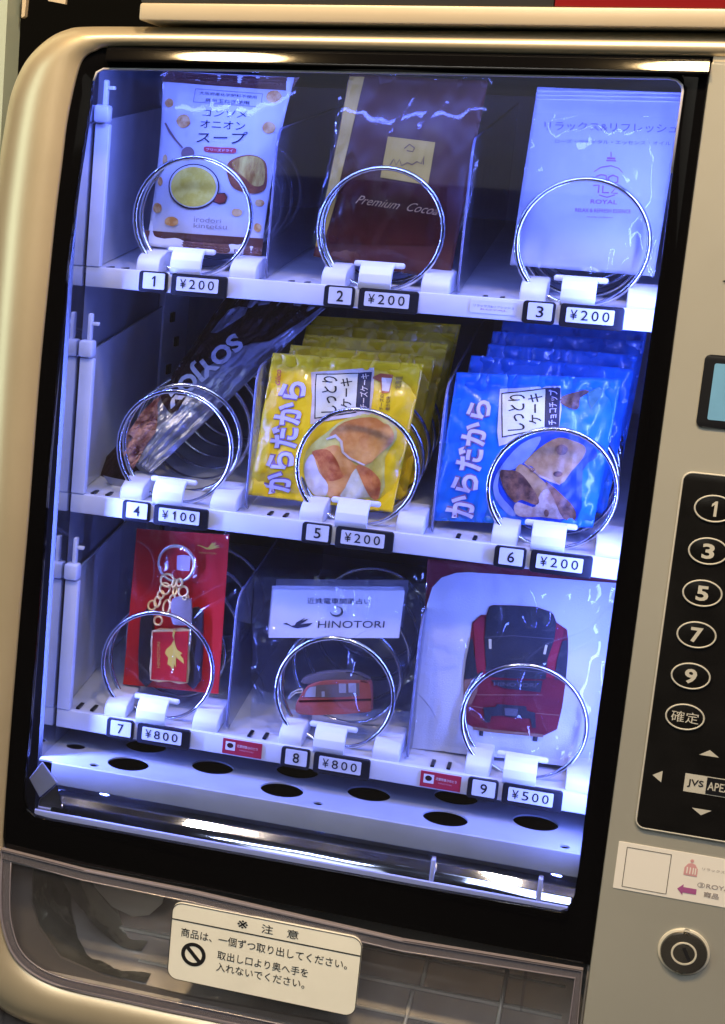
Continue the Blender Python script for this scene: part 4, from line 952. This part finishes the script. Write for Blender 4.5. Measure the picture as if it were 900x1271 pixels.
for L in ([(135, 700), (150, 640), (215, 620), (225, 1070), (125, 1068)], [(480, 600), (540, 620), (545, 700), (530, 1080), (440, 1095), (445, 740)]):
    slab('leather_strap', [pp7(smoothloop(L, 2))], Y7 - .004, Y7 - .0004, 'strap_dark', t, bev=.0005)
plate = slab('enamel_plate', [pp7(smoothloop([(218, 745), (340, 735), (468, 738), (462, 900), (452, 1085), (330, 1075), (206, 1066), (212, 900)], 2))], Y7 - .0065, Y7 - .0035, 'goldmetal', t, bev=.0004)
face = slab('enamel_face', [pp7([(226, 752), (460, 746), (444, 1078), (214, 1060)])], Y7 - .0070, Y7 - .0060, 'key_red', plate)
bb = [(345, 745), (338, 790), (350, 815), (330, 850), (298, 880), (290, 905), (312, 935), (305, 975), (325, 990), (345, 1030), (350, 975), (362, 1000), (362, 930), (415, 975), (410, 940), (390, 915), (405, 905), (370, 880), (358, 850), (352, 820), (350, 790), (358, 760)]
poly_on('bird_emblem', [Z7(bb)], 'yellow_print', face, A7(.0074))
text_quad('lettering', 'HINOTORI', Z7([(238, 1000), (238, 830), (258, 830), (258, 1000)]), 'gold', face, A7(.0074))
def ring3(name, c, r, rr, m, parent, y, tilt=0, sx=1):
    c3 = at(*Z7([c])[0], y); s_ = 1 / 5.293 / 1780
    pts = [(c3[0] + r * s_ * sx * math.cos(a), y + r * s_ * math.sin(a) * tilt, c3[2] + r * s_ * math.sin(a)) for a in [2 * math.pi * k / 28 for k in range(28)]]
    return tube(name, pts, rr, m, parent, n=8, closed=True)
ring3('split_ring', (366, 315), 128, .0010, 'ringmetal', t, Y7 - .004); ring3('split_ring', (363, 318), 122, .0007, 'ringmetal', t, Y7 - .0026)
poly_on('ring_tab', [Z7(smoothloop([(328, 210), (330, 175), (370, 168), (405, 180), (412, 225), (370, 235)], 2))], 'card_red', card, A7(.0010))
slab('card_window', [pp7(smoothloop([(372, 262), (415, 256), (460, 264), (458, 310), (452, 362), (410, 360), (370, 354), (370, 310)], 1))], Y7 - .0012, Y7 - .0003, M.setdefault('card_hole', mat('pale_card_window', (.66, .50, .52), .5)), card)
for c, r, sx, ti in (((305, 425), 42, 1.1, .3), ((350, 445), 24, .5, .8), ((290, 480), 38, .9, .2), ((385, 440), 24, .8, .4), ((410, 500), 36, .9, .2), ((340, 550), 28, .7, .4), ((355, 495), 24, .5, .7), ((262, 520), 26, .8, .4), ((300, 600), 46, .5, .4), ((240, 565), 34, .6, .5), ((345, 590), 30, .5, .3), ((205, 590), 30, .9, .5), ((430, 540), 20, .7, .2), ((245, 690), 28, 1.0, .3), ((345, 650), 24, .5, .3)):
    ring3('chain_link', c, r, .00085, 'goldmetal', t, Y7 - .0055, ti, sx)
fob = slab('leather_fob', [pp7(smoothloop([(345, 560), (370, 526), (415, 518), (460, 530), (480, 565), (480, 680), (460, 705), (380, 705), (350, 680)], 2))], Y7 - .0075, Y7 - .0055, 'tagmetal', t, bev=.0005)
ring3('fob_eyelet', (418, 540), 14, .0005, 'goldmetal', fob, Y7 - .008)
Pouch([(152, 646), (302, 654), (286, 876), (138, 868)], .026, .024, .0060, .0018, (.02, .02), 81).mesh('clear_bag', 'bag', t, closed=False)

# ---- 8: bags with toy train fortune cards
Z8b = zq(330, 720, 5)
def toy_bag(label, y, dx, dz, full, seed):
    t = thing('toy_train_bag', label, 'toy', tuple(at(410, 905, y) + np.array([dx, 0, dz])), 'bagged toy trains in coil 8')
    m3 = np.array([dx, 0, dz]); PP = lambda yy: (lambda a, b: at(a, b, yy) + m3)
    c = [tuple((at(a, b, y) + m3)[[0, 2]]) for a, b in Z8b([(44, 60), (862, 66), (826, 360), (16, 358)])]
    k = slab('header_card', [c], y, y + .0010, 'card_white', t)
    Pouch([(315, 716), (531, 725), (506, 918), (311, 908)], y - .003, y - .008, .0065, .0020, (.02, .02), seed, dx=dx, dz=dz, wscale=44).mesh('clear_bag', 'bag_milky' if full else 'bag', t, closed=False)
    if not full: return t
    text_quad('lettering', '近鉄電車開運占い', Z8b([(256, 108), (652, 116), (650, 150), (256, 148)]), 'navy', k, PP(y - .0004), bold=.003)
    text_quad('lettering', 'HINOTORI', Z8b([(326, 252), (738, 254), (734, 296), (322, 298)]), 'navy', k, PP(y - .0004), bold=-.002)
    poly_on('bird_emblem', [Z8b([(105, 272), (128, 265), (160, 284), (178, 280), (190, 262), (246, 232), (226, 252), (268, 238), (236, 262), (215, 274), (262, 268), (292, 266), (262, 288), (196, 300), (168, 294), (140, 280)])], 'navy', k, PP(y - .0004))
    poly_on('hang_hole', [Z8b(ellipse(440, 196, 41, 33, 24))], 'felt_grey', k, PP(y - .0004)); poly_on('hang_hole', [Z8b(ellipse(434, 190, 34, 26, 24))], 'card_white', k, PP(y - .0007))
    # the little train: a rounded body with a sloping nose
    yt = y - .002
    tb = slab('train_body', [[tuple(at(a, b, yt)[[0, 2]]) for a, b in Z8b(smoothloop([(198, 760), (232, 690), (285, 632), (390, 604), (560, 602), (645, 612), (664, 650), (666, 720), (664, 770), (640, 800), (400, 812), (225, 812)], 3))]], yt - .010, yt, 'train_red', t, bev=.0008)
    V = PP(yt - .0104); V2 = PP(yt - .0107)
    slab('train_roof', [[tuple(at(a, b, yt)[[0, 2]]) for a, b in Z8b(smoothloop([(235, 600), (330, 565), (450, 552), (560, 560), (630, 590), (640, 606), (400, 610), (250, 630)], 2))]], yt - .008, yt - .001, 'train_roof', tb, bev=.0008)
    poly_on('window_band', [Z8b([(232, 725), (262, 668), (320, 652), (580, 640), (582, 720), (400, 728)])], 'train_win', tb, V)
    poly_on('window_pane', [Z8b([(250, 690), (275, 665), (312, 660), (308, 725), (240, 726)]), Z8b([(452, 642), (498, 642), (498, 700), (454, 700)]), Z8b([(512, 640), (560, 640), (562, 698), (514, 698)]), Z8b([(346, 692), (366, 690), (366, 724), (346, 726)])], 'train_pane', tb, V2)
    poly_on('body_line', [Z8b([(205, 746), (400, 742), (655, 735), (655, 748), (400, 754), (205, 758)])], 'cocoa', tb, V)
    tube('tie_loop', [tuple(at(a, b, yt - .006)) for a, b in Z8b([(140, 735), (160, 700), (200, 680), (230, 675), (225, 695), (185, 700), (160, 720), (140, 738)])], .0006, 'water_white', t, n=6)
    return t
toy_bag('front clear bag with red toy train and white header card above slot 8', .034, 0, 0, True, 91)
toy_bag('bag with a plain white header card just behind the front toy train bag', .052, -.001, .0028, False, 92)
toy_bag('dim rear toy bag at the back of coil 8, behind the two white header cards', .110, .002, .0085, False, 93)

# ---- 9: folded towel with train print
t = thing('towel_packet', 'white towel with dark red border and red train print, bagged above slot 9', 'towel', tuple(at(635, 935, .034)))
q = [(531, 694), (772, 712), (752, 948), (516, 930)]
P = Pouch(q, .040, .036, .0060, .0006, (.02, .02), 101, p=4)
wr = P.mesh('border_cloth', 'towel_red', t); S = [P.on(.0005 + .0004 * k) for k in range(6)]
Z9, Z9b = zq(500, 680, 3.46), zq(560, 730, 5)
poly_on('white_field', [Z9([(40, 860), (52, 760), (62, 620), (84, 400), (106, 235), (130, 165), (170, 124), (235, 104), (300, 102), (620, 124), (900, 147), (935, 150), (868, 960), (500, 910)])], 'towel', wr, S[0], 5)
poly_on('train_outline', [Z9b([(250, 100), (275, 90), (390, 92), (540, 100), (630, 130), (650, 150), (665, 195), (730, 240), (737, 300), (735, 400), (722, 560), (700, 720), (668, 860), (590, 900), (430, 885), (270, 868), (155, 850), (105, 820), (112, 700), (90, 660), (90, 540), (130, 300), (145, 195), (200, 150), (232, 150)])], 'felt_red', wr, S[1], 4)
poly_on('windscreen', [Z9b([(252, 104), (275, 92), (390, 94), (540, 102), (630, 132), (650, 155), (664, 198), (655, 290), (612, 420), (602, 545), (400, 540), (235, 530), (222, 300), (232, 160)])], 'felt_black', wr, S[2], 4)
poly_on('side_stripe', [Z9b([(150, 200), (200, 155), (222, 170), (216, 300), (232, 530), (180, 535), (165, 420), (158, 300)]), Z9b([(668, 200), (712, 235), (700, 300), (665, 420), (650, 540), (604, 530), (612, 420), (655, 300)])], 'felt_red2', wr, S[2], 4)
poly_on('side_window', [Z9b([(132, 300), (148, 290), (165, 430), (182, 535), (92, 545), (105, 430)]), Z9b([(734, 300), (733, 420), (722, 555), (655, 545), (668, 430), (702, 310)])], 'felt_black', wr, S[3], 4)
poly_on('side_panel', [Z9b([(92, 548), (180, 540), (178, 620), (140, 700), (110, 705), (92, 660)])], 'felt_tan', wr, S[3], 4)
poly_on('name_plate', [Z9b([(262, 548), (582, 552), (568, 625), (345, 600), (290, 580)])], 'felt_black', wr, S[3], 4)
text_quad('lettering', 'HINOTORI', Z9b([(280, 560), (545, 568), (542, 594), (280, 584)]), 'felt_grey', wr, S[4], bold=.01)
poly_on('head_lamp', [Z9b([(248, 295), (266, 297), (266, 357), (250, 355)]), Z9b([(598, 330), (612, 334), (600, 390), (585, 388)])], 'lamp_print', wr, S[3])
poly_on('screen_line', [stroke(Z9b([(222, 285), (400, 275), (560, 288), (650, 296)]), .8), stroke(Z9b([(225, 490), (400, 482), (600, 505)]), .8)], 'felt_grey', wr, S[3])
poly_on('coupler', [Z9b([(215, 720), (290, 715), (300, 698), (480, 712), (485, 740), (535, 752), (540, 850), (515, 850), (505, 790), (400, 785), (330, 770), (265, 775), (255, 815), (222, 812)])], 'felt_black', wr, S[3], 4)
poly_on('coupler_core', [Z9b([(345, 722), (430, 728), (425, 775), (350, 768)])], 'felt_grey', wr, S[4])
poly_on('body_line', [stroke(Z9b([(115, 705), (215, 722)]), .9), stroke(Z9b([(540, 755), (690, 768)]), .9), stroke(Z9b([(150, 850), (270, 868), (430, 885), (585, 900)]), 4), stroke(Z9b([(120, 620), (180, 640), (580, 640)]), .8)], 'felt_tan', wr, S[4])
poly_on('foot', [Z9b([(190, 862), (215, 866), (212, 906), (186, 900)]), Z9b([(522, 898), (552, 902), (546, 940), (516, 936)])], 'felt_black', wr, S[2])
Pouch([(524, 690), (776, 706), (757, 953), (508, 936)], .030, .026, .0055, .0024, (.01, .01), 111, wscale=46).mesh('clear_bag', 'bag', t, closed=False)
